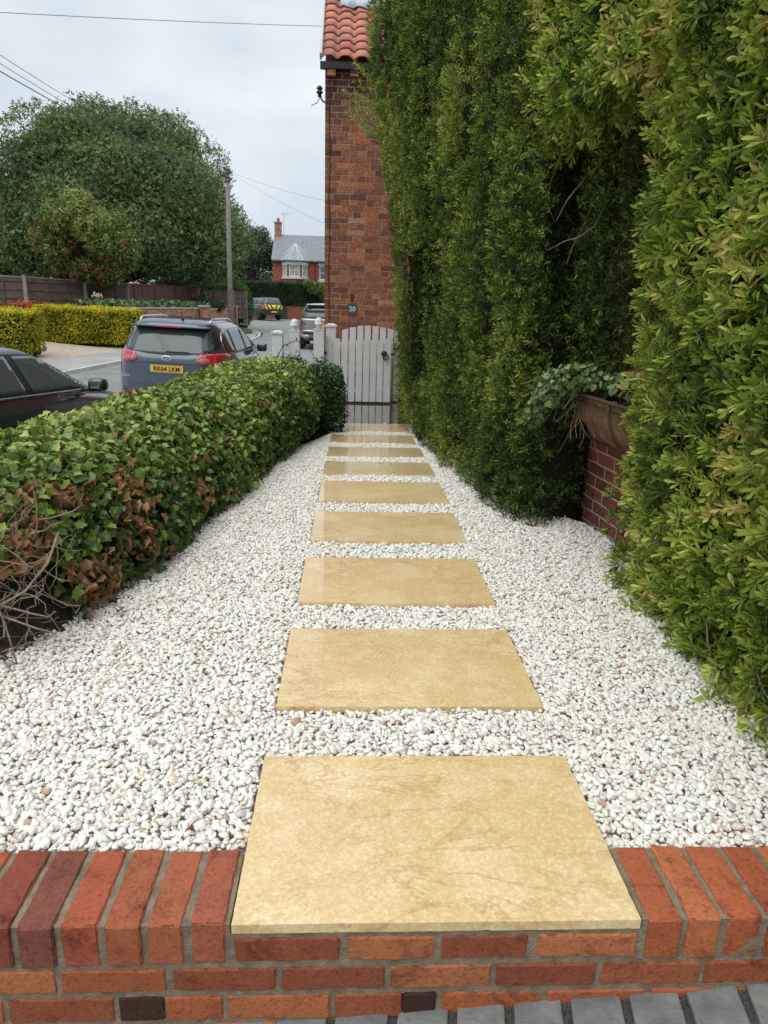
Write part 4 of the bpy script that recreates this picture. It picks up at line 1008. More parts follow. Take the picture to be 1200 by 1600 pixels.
rb.add([(-.46, 11.62, EZ + .02), (4.2, 11.62, EZ + .02), (4.2, mid, EZ + .05 + 19 * rowl * math.sin(pitch) - .04), (-.46, mid, EZ + .05 + 19 * rowl * math.sin(pitch) - .04)], [(0, 1, 2, 3)])
rb.add([(-.46, 17.6, EZ + .02), (4.2, 17.6, EZ + .02), (4.2, mid + .01, EZ + 19 * rowl * math.sin(pitch) - .02), (-.46, mid + .01, EZ + 19 * rowl * math.sin(pitch) - .02)], [(3, 2, 1, 0)])
place(rb.build('rear_roof_slope', M['far_tile']), ct)
# grey lead band dressed over the tiles higher up
ld = MB(); n_ = 60
for q in range(n_ + 1):
    u = q / n_ * 3.2; p = e0 + Vector((.22 + u, 0, 0)) + sl_ * (6.5 * rowl + .05 * math.sin(u * 2 * math.pi / pw + 1.0)) + nn_ * (.052 + tile_prof(((.22 + u) / pw) % 1)); ld.v.append(tuple(p))
    p = e0 + Vector((.22 + u, 0, 0)) + sl_ * (8.5 * rowl) + nn_ * (.085 + .5 * tile_prof(((.22 + u) / pw) % 1)); ld.v.append(tuple(p))
for q in range(n_): ld.f.append((q * 2, q * 2 + 2, q * 2 + 3, q * 2 + 1))
place(ld.build('lead_flashing', M['lead'], None, True), ct).modifiers.new('thickness', 'SOLIDIFY').thickness = .006
# eaves: black fascia board, shadow boards, verge
fa = MB(); fa.box(-.53, 4.2, 11.515, 11.60, EZ - .075, EZ + .012); place(fa.build('fascia', M['black_iron']), ct)
dc = MB()
for k in range(14): dc.box(-.43 + k * .33, -.31 + k * .33, 11.53, 11.619, EZ - .16, EZ - .078)
place(dc.build('dentils', M['brick_old']), ct)
vb = MB(); vv0 = e0 + Vector((-.035, 0, 0)) - nn_ * .03; vv1 = vv0 + sl_ * (19 * rowl)
for p in (vv0, vv1): vb.v += [tuple(p), tuple(p + Vector((.03, 0, 0))), tuple(p + Vector((.03, 0, 0)) + nn_ * .09), tuple(p + nn_ * .09)]
vb.f = [(0, 1, 2, 3), (7, 6, 5, 4), (0, 4, 5, 1), (1, 5, 6, 2), (2, 6, 7, 3), (3, 7, 4, 0)]
place(vb.build('verge_board', M['stone_sill']), ct)
# black cable up the corner, grey downpipe, number plaque, insulator
cbm = MB(); cbm.tube([(-.395 + .008 * math.sin(i * 1.7), 11.61, -.1 + i * .29) for i in range(16)], .006, 6); place(cbm.build('cable', M['black_iron']), ct)
dp = MB(); dp.tube([(.735, 11.56, -.15), (.735, 11.56, 1.5), (.735, 11.56, 3.0), (.735, 11.56, 4.45)], .034, 14)
for z in (.35, 1.9, 3.4): dp.tube([(.735, 11.56, z), (.735, 11.56, z + .05)], .042, 14)
M['grey_pipe'] = mat('grey_pipe', (.30, .32, .34), .4); place(dp.build('downpipe', M['grey_pipe'], None, True), ct)
M['slate'] = mat('slate_plaque', (.055, .065, .07), .5, 30, (.085, .095, .1))
pq = place(box_obj('number_plaque', M['slate'], -.10, .045, 11.598, 11.619, 1.155, 1.32, bev=.004), ct)
nt_ = text_mesh('numerals', '20', .105, (-.0275, 11.5955, 1.238), (R(90), 0, 0), M['white_frame'], None, .0015, .0012); nt_.parent = pq
hk = MB(); hk.tube([(-.04, 11.615, 1.44), (-.04, 11.57, 1.44), (-.03, 11.55, 1.41)], .006, 6); hk.box(-.055, -.022, 11.598, 11.618, 1.36, 1.47, bev=.004); place(hk.build('hook', M['black_iron']), ct)
ins = MB(); ins.tube([(-.46, 11.66, 4.12), (-.50, 11.62, 4.13), (-.535, 11.60, 4.19)], .012, 8)
ins.lathe([(.0, 0), (.030, .01), (.022, .04), (.045, .055), (.045, .075), (.022, .09), (.042, .105), (.042, .125), (.018, .15), (0, .155)], 14, Matrix.Translation((-.54, 11.60, 4.17)))
ins.tube([(-.54, 11.60, 4.17), (-.57, 11.60, 4.10), (-.63, 11.58, 4.07), (-.66, 11.58, 4.05)], .006, 6)
place(ins.build('cable_insulator', M['black_iron'], None, True), ct)

# ---- house on the right (behind the wall shrubs) --------------------------
hs_ = empty('house', (2.2, 5, -.1)); tag(hs_, 'house of smooth red brick almost hidden behind the wall shrubs on the right', 'house')
y0, y1 = .3, 11.3
L_ = math.hypot(y1 - y0, wallx(y1) - wallx(y0))
# opening measured from the far end along the wall
wall_obj('wall', M['brick_house'], (wallx(y1), y1), (wallx(y0), y0), -.7, 5.6, .25, hs_, holes=[(L_ - 3.62, L_ - 2.45, .98, 2.25), (L_ - 7.95, L_ - 7.0, .95, 2.0)])
ang_ = math.atan2(wallx(y0) - wallx(y1), y0 - y1)
def wm(px, py): return Matrix.Translation((px, py, 0)) @ Matrix.Rotation(math.atan2(y0 - y1, wallx(y0) - wallx(y1)), 4, 'Z')
W0 = wm(wallx(y1), y1)
def hwin(u0, u1, z0_, z1_):
    fo = window(hs_, u0 + .004, u1 - .004, z0_ + .004, z1_ - .004, .05, M['lilac_frame'], M['glass'], 1, 0, W0, fw_=.07, dep=.09)
    s = MB(); s.box(u0 - .04, u1 + .04, -.045, .05, z0_ - .075, z0_ - .002, mtx=W0); so_ = s.build('sill', M['stone_sill']); setp(so_, fo) if False else None; so_.parent = fo
    return fo
M['lilac_frame'] = mat('pale_frame', (.52, .52, .56), .5, 9, (.60, .60, .64), .2, 30)
for a in ((L_ - 3.62, L_ - 2.45, .98, 2.25), (L_ - 7.95, L_ - 7.0, .95, 2.0)): hwin(*a)
rr2 = MB(); rr2.add([(wallx(.3) - .3, .2, 5.55), (wallx(11.3) - .3, 11.3, 5.55), (4.3, 11.3, 8.4), (4.3, .2, 8.4), (wallx(.3) - .3, .2, 5.63), (wallx(11.3) - .3, 11.3, 5.63), (4.3, 11.3, 8.48), (4.3, .2, 8.48)], [(0, 3, 2, 1)[::-1], (4, 5, 6, 7)[::-1], (0, 1, 5, 4), (1, 2, 6, 5), (2, 3, 7, 6), (3, 0, 4, 7)])
place(rr2.build('roof', M['slate_roof']), hs_)
sdw = wall_obj('end_wall', M['brick_house'], (wallx(.3) + .255, .3), (6.5, .3), -.7, 5.5, .25, hs_)

# ---- wall planter (manger with coir liner) under the window ----------------
wp = empty('wall_planter', (1.45, 3.85, .6)); tag(wp, 'rusty half round wall planter lined with brown coir, fixed below the window sill', 'planter')
def coir_mat():
    m = bpy.data.materials.new('coir_liner'); b = NB(m); t = b.n('ShaderNodeTexCoord'); mp_ = b.n('ShaderNodeMapping'); mp_.inputs['Scale'].default_value = (1, 1, 1); b.l(t.outputs['Object'], mp_.inputs[0])
    n = b.n('ShaderNodeTexNoise', Scale=55, Detail=8, Roughness=.8); b.l(mp_.outputs[0], n.inputs['Vector'])
    n2 = b.n('ShaderNodeTexNoise', Scale=7, Detail=3); b.l(mp_.outputs[0], n2.inputs['Vector'])
    r = ramp(b, [(.3, (.05, .026, .013)), (.5, (.19, .10, .05)), (.7, (.36, .21, .11))]); b.l(n.outputs['Fac'], r.inputs[0])
    r2 = ramp(b, [(.35, (.6, .55, .5)), (.65, (1.1, 1.05, 1.0))]); b.l(n2.outputs['Fac'], r2.inputs[0])
    x = b.n('ShaderNodeMix', data_type='RGBA', blend_type='MULTIPLY'); x.inputs[0].default_value = 1; b.l(r.outputs[0], x.inputs[6]); b.l(r2.outputs[0], x.inputs[7])
    b.l(x.outputs[2], b.p.inputs['Base Color']); b.p.inputs['Roughness'].default_value = .95
    bp = b.n('ShaderNodeBump', Strength=1, Distance=.012); b.l(n.outputs['Fac'], bp.inputs['Height']); b.l(bp.outputs[0], b.p.inputs['Normal'])
    return m
M['coir'] = coir_mat()
ln = MB(); YA0, YA1 = 3.15, 4.12; RX = .235; nS = 24; nT = 14
for i in range(nS + 1):
    y = YA0 + (YA1 - YA0) * i / nS; e = min(1, (min(i, nS - i) / 2.2)); shr = .55 + .45 * math.sin(min(1, e) * math.pi / 2)
    for j in range(nT + 1):
        a = j / nT * math.pi / 2; X = wallx(y) - .02 - RX * shr * math.cos(a) ** .75; Z = .835 - .285 * shr * math.sin(a)
        nzv = .012 * noise.noise(Vector((y * 14, a * 6, 0)))
        ln.v.append((X + nzv, y, Z + nzv))
for i in range(nS):
    for j in range(nT): q = i * (nT + 1) + j; ln.f.append((q, q + nT + 1, q + nT + 2, q + 1))
for i in (0, nS):
    o_ = len(ln.v); y = YA0 + (YA1 - YA0) * i / nS; ln.v.append((wallx(y) - .02, y, .835))
    for j in range(nT): q = i * (nT + 1) + j; ln.f.append((o_, q, q + 1) if i == 0 else (o_, q + 1, q))
for q in range(len(ln.v)): ln.v[q] = (ln.v[q][0], ln.v[q][1], ln.v[q][2] + .012)
lo = place(ln.build('coir_liner', M['coir'], None, True), wp)
so3 = MB(); so3.add([(wallx(YA0) - .27, YA0 + .02, .80), (wallx(YA0) - .02, YA0 + .02, .81), (wallx(YA1) - .02, YA1 - .02, .81), (wallx(YA1) - .27, YA1 - .02, .80)], [(0, 1, 2, 3)])
place(so3.build('compost', M['soil']), wp)
rim = MB(); M['rust'] = mat('rusty_iron', (.06, .035, .025), .8, 20, (.11, .06, .04), .5, 60)
rp_ = [(wallx(YA0) - .02, YA0, .84), (wallx(YA0) - .21, YA0 - .005, .84), (wallx(YA0 + .08) - .262, YA0 + .08, .84), (wallx(3.6) - .265, 3.6, .84), (wallx(YA1 - .08) - .262, YA1 - .08, .84), (wallx(YA1) - .21, YA1 + .005, .84), (wallx(YA1) - .02, YA1, .84)]
rim.tube(rp_, .009, 8)
for k in range(3):
    y = YA0 + .08 + k * (YA1 - YA0 - .16) / 2
    rim.tube([(wallx(y) - .02 - (RX + .012) * math.cos(a) ** .75, y, .84 - .297 * math.sin(a)) for a in np.linspace(0, math.pi / 2, 8)], .006, 6)
place(rim.build('iron_frame', M['rust'], None, True), wp)
# ragged coir threads and dry roots hanging
th_ = MB()
for k in range(18):
    p = Vector((1.30 + rng.normal(0, .025), 4.06 + rng.normal(0, .05), .80 + rng.normal(0, .03))); pts_ = [p]; d = Vector((rng.normal(0, .15), rng.normal(-.1, .15), -1)).normalized(); n_ = int(rng.integers(3, 8))
    for q in range(n_): d = (d + Vector(rng.normal(0, .25, 3))).normalized(); d.z = -abs(d.z) - .2; d.normalize(); p = p + d * .045; pts_.append(p)
    th_.tube(pts_, [.0012] * len(pts_), 4)
M['dry'] = mat('dry_roots', (.36, .25, .14), .9); place(th_.build('dry_roots', M['dry']), wp)
# trailing plant growing in it
tp = empty('trailing_plant', (1.3, 4.0, .85)); tag(tp, 'pale green trailing plant spilling out of the wall planter', 'plant')
bl = [blob_pts((1.30, 4.02, .93), (.24, .13, .085), 420, .2), blob_pts((1.14, 4.10, .84), (.12, .10, .11), 230, .2), blob_pts((1.06, 4.12, .72), (.07, .07, .10), 90, .2), blob_pts((1.45, 3.75, .92), (.12, .25, .06), 160, .2)]
P = np.concatenate([b[0] for b in bl]); Nn = np.concatenate([b[1] for b in bl]); n = len(P)
PAL_T = pal([(0, (.05, .10, .025)), (.5, (.13, .21, .06)), (1, (.34, .40, .18))])
setp(leaf_obj('leaves', tmpl_ivy(), P, norm(rng.normal(0, .6, (n, 3)) + [0, -.2, -.4]), norm(Nn + rng.normal(0, .5, (n, 3)) + [0, -.3, .4]), rng.uniform(.025, .045, n), PAL_T(rng.random(n)), M['leaf_glossy']), tp)
ts = MB()
for k in range(14):
    p = Vector((1.32 + rng.normal(0, .08), 4.0, .85)); q = Vector((1.12 + rng.normal(0, .08), 4.1 + rng.normal(0, .05), .74 + rng.normal(0, .07))); ts.tube([p, (p + q) / 2 + Vector((0, -.03, .08)), q], [.003, .0025, .0015], 5)
setp(ts.build('stems', M['twig']), tp)

# ---- picket gates ----------------------------------------------------------
gt = empty('picket_gate', (.10, 11.0, -.13)); tag(gt, 'white picket gate with round topped pales and a black ring handle', 'gate')
def pale(x0, x1, z0, z1, y0, y1, top='round', slope=0):
    b = MB(); n_ = 10 if top == 'round' else 1; w_ = (x1 - x0) / 2; cx = (x0 + x1) / 2
    pr_ = [(x0, z0), (x1, z0)]
    if top == 'round': pr_ += [(cx + w_ * math.cos(a), z1 - w_ * .8 + w_ * .8 * math.sin(a)) for a in np.linspace(0, math.pi, n_)]
    else: pr_ += [(x1, z1 + slope / 2), (x0, z1 - slope / 2)]
    k = len(pr_); b.v = [(x, y0, z) for x, z in pr_] + [(x, y1, z) for x, z in pr_]
    b.f = [tuple(range(k)), tuple(range(2 * k - 1, k - 1, -1))] + [(i, i + k, (i + 1) % k + k, (i + 1) % k) for i in range(k)]
    return b
G0 = -.135
xs_f = [-.375, -.245, -.135, -.025, .085, .195, .300, .405, .515]     # round topped pales, front gate
tops = [.85, .815, .81, .815, .81, .81, .80, .805, .83]
for i, (x, t_) in enumerate(zip(xs_f, tops)):
    hw = .052 if i in (0, 8) else .047
    setp(pale(x - hw, x + hw, G0 + .01 + rng.uniform(0, .006), t_, 11.0, 11.022).build('pale', M['white_paint']), gt)
rl = MB()
for z in (.02, .35, .68): place(box_obj('rail', M['white_paint'], -.41, .575, 11.024, 11.06, z, z + .075), gt)
rl.add([(-.38, 11.0625, .08), (-.30, 11.0625, .08), (.52, 11.0625, .66), (.44, 11.0625, .66), (-.38, 11.10, .08), (-.30, 11.10, .08), (.52, 11.10, .66), (.44, 11.10, .66)], [(0, 1, 2, 3), (7, 6, 5, 4), (0, 4, 5, 1), (1, 5, 6, 2), (2, 6, 7, 3), (3, 7, 4, 0)])
place(rl.build('brace', M['white_paint']), gt)
hn = MB()
def ring(b, c, r_, t_, tilt=0):
    pts_ = [(c[0] + r_ * math.cos(a), c[1] + tilt * math.sin(a), c[2] + r_ * math.sin(a)) for a in np.linspace(0, 2 * math.pi, 20)]; b.tube(pts_, t_, 8, False)
hn.lathe([(0, 0), (.035, 0), (.035, .006), (.014, .012), (.014, .035), (0, .036)], 16, Matrix.Translation((.462, 10.998, .61)) @ Matrix.Rotation(R(90), 4, 'X'))
ring(hn, (.462, 10.972, .605), .036, .008); ring(hn, (.487, 10.965, .555), .038, .009)
place(hn.build('ring_handle', M['black_iron'], None, True), gt)
for (a, b_) in (((-.50, -.40), .60), ((.565, .625), .60)):
    h = MB(); h.box(a, b_, 10.985, 11.0, .585, .615) if False else h.box(a[0] if isinstance(a, tuple) else a, a[1] if isinstance(a, tuple) else a, 10.985, 10.999, b_ - .018, b_ + .018)
    place(h.build('hinge', M['black_iron']), gt)
# arched gate leaf standing folded behind it
ga = empty('picket_gate', (.2, 11.2, -.13)); tag(ga, 'white picket gate leaf with an arched top, directly behind the round topped gate', 'gate')
xs_b = [-.13, -.015, .10, .212, .33, .445, .56, .665]; tb_ = [.94, .975, 1.0, 1.005, 1.0, .985, .965, .94]
for i, (x, t_) in enumerate(zip(xs_b, tb_)):
    sl2 = .02 * (3.2 - i) / 3
    setp(pale(x - .045, x + .045, G0 + .012, t_, 11.18, 11.20, 'flat', sl2).build('pale', M['white_paint']), ga)
for z in (.05, .72): place(box_obj('rail', M['white_paint'], -.17, .70, 11.203, 11.235, z, z + .07), ga)
for z in (-.02, .66):
    h = MB(); h.box(.60, .72, 11.165, 11.178, z, z + .03); place(h.build('hinge', M['black_iron' if z > 0 else 'white_paint']), ga)

# ---- gateposts ---------------------------------------------------------------
def post(x, y, w_, z0, z1, kind, lb):
    e = empty('gatepost', (x, y, z0)); tag(e, lb, 'post', 'grey white gateposts beside the street')
    b = MB(); b.box(x - w_ / 2, x + w_ / 2, y - w_ / 2, y + w_ / 2, z0, z1, bev=.006); place(b.build('shaft', M['white_paint']), e)
    if kind == 'ball':
        c = MB(); c.box(x - w_ / 2 - .004, x + w_ / 2 + .004, y - w_ / 2 - .004, y + w_ / 2 + .004, z1 + .001, z1 + .018, bev=.004); place(c.build('cap', M['white_paint']), e)
        l_ = MB(); l_.lathe([(0, 0), (.028, 0), (.024, .012), (.05, .035), (.062, .06), (.066, .062), (.066, .074), (.062, .076), (.062, .10), (.052, .135), (.03, .158), (0, .165)], 22, Matrix.Translation((x, y, z1 + .018)))
        place(l_.build('ball_finial', M['white_paint'], None, True), e)
    else:
        c = MB(); c.box(x - w_ / 2 - .014, x + w_ / 2 + .014, y - w_ / 2 - .014, y + w_ / 2 + .014, z1 + .001, z1 + .038, bev=.005); c.box(x - w_ / 2 + .01, x + w_ / 2 - .01, y - w_ / 2 + .01, y + w_ / 2 - .01, z1 + .038, z1 + .055, taper=.02)
        place(c.build('cap', M['white_paint']), e)
post(-.515, 10.95, .155, -.2, .93, 'ball', 'ball topped gatepost touching the hinge side of the picket gate')
post(-.87, 10.9, .15, -.55, .90, 'ball', 'ball topped gatepost second from left, standing against the road')
post(-1.11, 10.8, .15, -.55, .86, 'flat', 'flat capped gatepost, leftmost by the end of the hedge')
post(-.345, 11.35, .15, -.2, .965, 'flat', 'flat capped gatepost right against the cottage corner')
# ================================================================== CARS
M['paint_slate'] = mat('slate_blue_car_paint', (.032, .044, .072), .28, metal=.35, coat=1, coat_r=.03)
M['paint_black'] = mat('black_car_paint', (.016, .018, .024), .3, metal=.0, coat=.8, coat_r=.03)
M['paint_grey'] = mat('bronze_grey_car_paint', (.20, .185, .175), .32, metal=.5, coat=1, coat_r=.03)
M['car_glass'] = mat('car_glass', (.070, .088, .090), .03, ior=1.5, spec=.5)
M['car_glass_dark'] = mat('dark_car_glass', (.012, .014, .015), .03, ior=1.6)
M['plastic'] = mat('black_plastic', (.015, .015, .016), .5)
M['tyre'] = mat('tyre_rubber', (.018, .018, .018), .85)
M['alloy'] = mat('alloy_wheel', (.35, .36, .37), .35, metal=.8)
M['chrome'] = mat('bright_trim', (.62, .63, .65), .18, metal=1.0)
M['red_lens'] = mat('red_lamp_lens', (.50, .012, .018), .12, coat=1)
M['clear_lens'] = mat('clear_lamp_lens', (.30, .12, .11), .12, coat=1)
M['plate_y'] = mat('yellow_number_plate', (.80, .50, .055), .4)
M['plate_b'] = mat('blue_plate_band', (.03, .12, .45), .4)
M['ink'] = mat('black_lettering', (.02, .02, .02), .5)
M['chev_y'] = mat('yellow_reflective', (.85, .72, .02), .4)
M['chev_r'] = mat('dark_chevron', (.10, .05, .05), .4)
M['silver_badge'] = mat('silver_badge', (.7, .7, .72), .25, metal=.7)
M['seat'] = mat('grey_seat_cloth', (.08, .08, .085), .9)

def catmull(keys, sub=6):
    K = np.array(keys, float); out_ = []
    for i in range(len(K) - 1):
        p0, p1, p2, p3 = K[max(i - 1, 0)], K[i], K[i + 1], K[min(i + 2, len(K) - 1)]
        for s in range(sub):
            t = s / sub; v = .5 * (2 * p1 + (p2 - p0) * t + (2 * p0 - 5 * p1 + 4 * p2 - p3) * t * t + (3 * p1 - p0 - 3 * p2 + p3) * t ** 3)
            lin = p1 * (1 - t) + p2 * t; out_.append(.55 * v + .45 * lin)
    out_.append(K[-1]); return np.array(out_)
def car_shell(name, keys, m, n=140, ex=5.5, exf=3.2, zb=1.02):
    """keys: z, y_rear, y_front, half width; horizontal slices stacked into a shell"""
    S_ = catmull(keys); b = MB()
    for z, yr, yf, w_ in S_:
        yc, h = (yr + yf) / 2, (yf - yr) / 2
        for k in range(n):
            t = 2 * math.pi * k / n; c, s = math.cos(t), math.sin(t); e = 2 / (ex if s < 0 else exf + 7 * smooth01(zb, zb + .10, z))
            e2 = 2 / ex
            b.v.append((w_ * math.copysign(abs(c) ** (e if s > 0 else e2), c), yc + h * math.copysign(abs(s) ** (e if s > 0 else e2), s), z))
    m_ = len(S_)
    for i in range(m_ - 1):
        for k in range(n): b.f.append((i * n + k, i * n + (k + 1) % n, (i + 1) * n + (k + 1) % n, (i + 1) * n + k))
    b.f.append(tuple(range(n))[::-1]); b.f.append(tuple((m_ - 1) * n + k for k in range(n)))
    o = b.build(name, m, None, True); return o
def bvh_of(o): return BVHTree.FromPolygons([v.co[:] for v in o.data.vertices], [p.vertices[:] for p in o.data.polygons])
def decal(name, tree, poly, axis, m, parent, off=.006, step=.05, th=.010, from_=6.0):
    """panel cut to an outline and wrapped on the shell; axis 'x+','x-','y-','y+','z+' tells which side it lies on"""
    ax = axis[0]; sg = 1 if axis[1] == '+' else -1
    bm = bmesh.new(); bm.faces.new([bm.verts.new((u, v, 0)) for u, v in poly])
    for a in (0, 1):
        lo = min(p[a] for p in poly); hi = max(p[a] for p in poly); k = lo + step
        while k < hi - 1e-4:
            bmesh.ops.bisect_plane(bm, geom=bm.verts[:] + bm.edges[:] + bm.faces[:], plane_co=(k, 0, 0) if a == 0 else (0, k, 0), plane_no=(1, 0, 0) if a == 0 else (0, 1, 0)); k += step
    bmesh.ops.triangulate(bm, faces=[f for f in bm.faces if len(f.verts) > 4])
    bad = []
    for v in bm.verts:
        u, q = v.co.x, v.co.y
        if ax == 'x': o_ = Vector((sg * from_, u, q)); d = Vector((-sg, 0, 0))
        elif ax == 'y': o_ = Vector((u, sg * from_ + (4.5 if sg > 0 else 0), q)); d = Vector((0, -sg, 0))
        else: o_ = Vector((u, q, from_)); d = Vector((0, 0, -1))
        hit = tree.ray_cast(o_, d)
        if hit[0] is None: bad.append(v); continue
        nn = hit[1] if hit[1].dot(d) < 0 else -hit[1]
        v.co = hit[0] + nn * off
    if bad: bmesh.ops.delete(bm, geom=bad, context='VERTS')
    bm.normal_update()
    dd = {'x': Vector((sg, 0, 0)), 'y': Vector((0, sg, 0)), 'z': Vector((0, 0, 1))}[ax]
    for f in bm.faces:
        if f.normal.dot(dd) < 0: f.normal_flip()
    me = bpy.data.meshes.new(name); bm.to_mesh(me); bm.free(); me.materials.append(m); me.polygons.foreach_set('use_smooth', [True] * len(me.polygons))
    o = bpy.data.objects.new(name, me); COL.objects.link(o); o.parent = parent
    s = o.modifiers.new('thickness', 'SOLIDIFY'); s.thickness = th; s.offset = -1
    return o
def wheel(parent, x, y, r_, wd=.2):
    s = 1 if x > 0 else -1
    e = MB(); pr_ = [(r_ * .62, -wd / 2), (r_ * .92, -wd / 2), (r_, -wd / 2 + .03), (r_, wd / 2 - .03), (r_ * .92, wd / 2), (r_ * .62, wd / 2)]
    mt = Matrix.Translation((x, y, r_)) @ Matrix.Rotation(R(90), 4, 'Y')
    e.lathe(pr_, 28, mt); t = e.build('wheel', M['tyre'], parent, True)
    a = MB(); mt2 = Matrix.Translation((x + s * (wd / 2 - .02), y, r_)) @ Matrix.Rotation(s * R(90), 4, 'Y')
    a.lathe([(0, .015), (.05, .02), (.06, .0), (r_ * .6, -.005), (r_ * .64, .02), (r_ * .66, -.02)], 28, mt2)
    for k in range(10):
        a.box(-.018, .018, .05, r_ * .6, -.002, .016, mtx=mt2 @ Matrix.Rotation(2 * math.pi * k / 10, 4, 'Z'))
    a.build('rim', M['alloy'], t)
    return t
def arches(tree, root, ys, r_, z):
    for y in ys:
        for sd_ in ('x+', 'x-'):
            poly = [(y + r_ * math.cos(a), z + r_ * math.sin(a)) for a in np.linspace(-.5, math.pi + .5, 22)]
            decal('wheel_arch', tree, poly, sd_, M['plastic'], root, .004, .08)
def plate(root, tree, x, z, text, m_=None, w_=.52, h_=.111, blue=True):
    hit = tree.ray_cast(Vector((x, -5, z)), Vector((0, 1, 0)))[0]; y = hit.y - .022
    pl = box_obj('number_plate', M['plate_y'], x - w_ / 2, x + w_ / 2, y, y + .010, z - h_ / 2, z + h_ / 2, root, bev=.003)
    if blue: box_obj('blue_band', M['plate_b'], x - w_ / 2 - .04, x - w_ / 2 - .001, y, y + .009, z - h_ / 2, z + h_ / 2, pl)
    if text:
        t = text_mesh('lettering', text, .098, (x + .0, y - .003, z - .002), (R(90), 0, 0), M['ink'], pl, .0012, .0018, .96)
    return pl

# ---- slate blue estate (rear towards us) -------------------------------------
kc = empty('estate_car', (0, 0, 0)); tag(kc, 'slate blue family car with roof rails and yellow rear plate, parked beyond the ivy hedge', 'car')
keys = [(.20, .16, 4.30, .74), (.32, .05, 4.44, .86), (.50, .0, 4.50, .895), (.66, .02, 4.46, .90), (.80, .05, 4.36, .905), (.92, .075, 4.18, .90), (1.0, .10, 3.95, .885),
        (1.06, .125, 3.50, .868), (1.12, .16, 3.25, .85), (1.28, .25, 2.88, .785), (1.42, .335, 2.55, .725), (1.51, .40, 2.28, .68), (1.575, .47, 2.0, .62), (1.615, .62, 1.75, .50), (1.64, .85, 1.5, .30), (1.645, 1.0, 1.35, .12)]
bd = car_shell('body', keys, M['paint_slate']); bd.parent = kc; T = bvh_of(bd)
mir = lambda p: [(-x, z) for x, z in p][::-1]
decal('rear_window', T, [(-.66, 1.15), (-.56, 1.125), (-.3, 1.09), (0, 1.08), (.3, 1.09), (.56, 1.125), (.66, 1.15), (.655, 1.25), (.59, 1.455), (.0, 1.475), (-.59, 1.455), (-.655, 1.25)], 'y-', M['car_glass'], kc, .006)
for s in (1, -1):
    pl_ = [(.665, 1.15), (.76, 1.22), (.745, 1.33), (.665, 1.46), (.60, 1.455), (.663, 1.25)]
    decal('window_surround', T, pl_ if s > 0 else mir(pl_), 'y-', M['plastic'], kc, .004, .03)
    li = [(.46, .985), (.50, 1.10), (.70, 1.125), (.84, 1.12), (.875, 1.0), (.74, .955), (.60, .945)]
    lt = decal('tail_light', T, li if s > 0 else mir(li), 'y-', M['red_lens'], kc, .012, .03)
    cl = [(.50, 1.0), (.53, 1.045), (.66, 1.04), (.66, .975), (.58, .965)]
    decal('reversing_lens', T, cl if s > 0 else mir(cl), 'y-', M['clear_lens'], lt, .016, .03, .004)
    rf_ = [(.52, .43), (.54, .475), (.80, .485), (.82, .45), (.78, .42)]
    decal('reflector', T, rf_ if s > 0 else mir(rf_), 'y-', M['red_lens'], kc, .010, .04)
    sdm = 'x+' if s > 0 else 'x-'
    decal('side_window', T, [(.62, 1.13), (.62, 1.30), (.72, 1.40), (1.12, 1.475), (1.16, 1.475), (1.16, 1.10)], sdm, M['car_glass_dark'], kc, .006)
    decal('side_window', T, [(1.22, 1.095), (1.22, 1.475), (2.0, 1.475), (2.02, 1.09)], sdm, M['car_glass_dark'], kc, .006)
    decal('side_window', T, [(2.08, 1.09), (2.06, 1.47), (2.30, 1.43), (2.70, 1.27), (3.02, 1.09)], sdm, M['car_glass_dark'], kc, .006)
    ch = [(.60, 1.315), (.70, 1.425), (1.14, 1.50), (2.10, 1.50), (2.35, 1.45), (2.76, 1.28), (3.06, 1.075), (.60, 1.08), (.60, 1.10), (3.0, 1.095), (2.72, 1.262), (2.33, 1.428), (2.1, 1.48), (1.14, 1.482), (.72, 1.41), (.62, 1.30)]
    for j, seg in enumerate(([(.60, 1.12), (.60, 1.315), (.70, 1.425), (1.14, 1.50), (2.10, 1.50), (2.35, 1.45), (2.76, 1.28), (3.06, 1.085)],)):
        rt_ = MB(); pts_ = []
        for (y, z) in seg:
            h_ = T.ray_cast(Vector((s * 4, y, z)), Vector((-s, 0, 0)))[0]
            if h_: pts_.append(h_ + Vector((s * .006, 0, 0)))
        rt_.tube(pts_, .009, 6); rt_.build('chrome_trim', M['chrome'], kc, True)
    rr_ = MB(); pts_ = []
    for y in np.linspace(.62, 2.25, 14):
        e_ = min(1, min(y - .62, 2.25 - y) / .14); h_ = T.ray_cast(Vector((s * .565, y, 4)), Vector((0, 0, -1)))[0]; pts_.append(h_ + Vector((0, 0, .045 * e_ ** .6)))
    rr_.tube(pts_, .016, 8); rr_.build('roof_rail', M['chrome'], kc, True)
    mr = MB(); mr.box(.90, 1.09, 2.78, 2.90, 1.04, 1.19, bev=.035) if s > 0 else mr.box(-1.09, -.90, 2.78, 2.90, 1.04, 1.19, bev=.035)
    mr.build('door_mirror', M['paint_slate'], kc, True)
sp = MB(); sp.box(-.60, .60, .245, .52, 1.495, 1.525, bev=.012); sp.build('spoiler', M['paint_slate'], kc, True)
box_obj('brake_light', M['red_lens'], -.20, .20, .235, .25, 1.497, 1.520, kc, bev=.004)
wi = MB(); wi.box(-.02, .34, .15, .17, 1.115, 1.14, bev=.008); wi.tube([(.02, .155, 1.13), (.40, .16, 1.115), (.50, .165, 1.11)], .006, 6); wi.build('wiper', M['plastic'], kc)
an = MB(); an.lathe([(.03, 0), (.026, .03), (.008, .05), (.006, .06)], 12, Matrix.Translation((.12, .62, 1.60))); an.tube([(.12, .62, 1.64), (.12, .50, 1.83)], .004, 6); an.build('aerial', M['plastic'], kc)
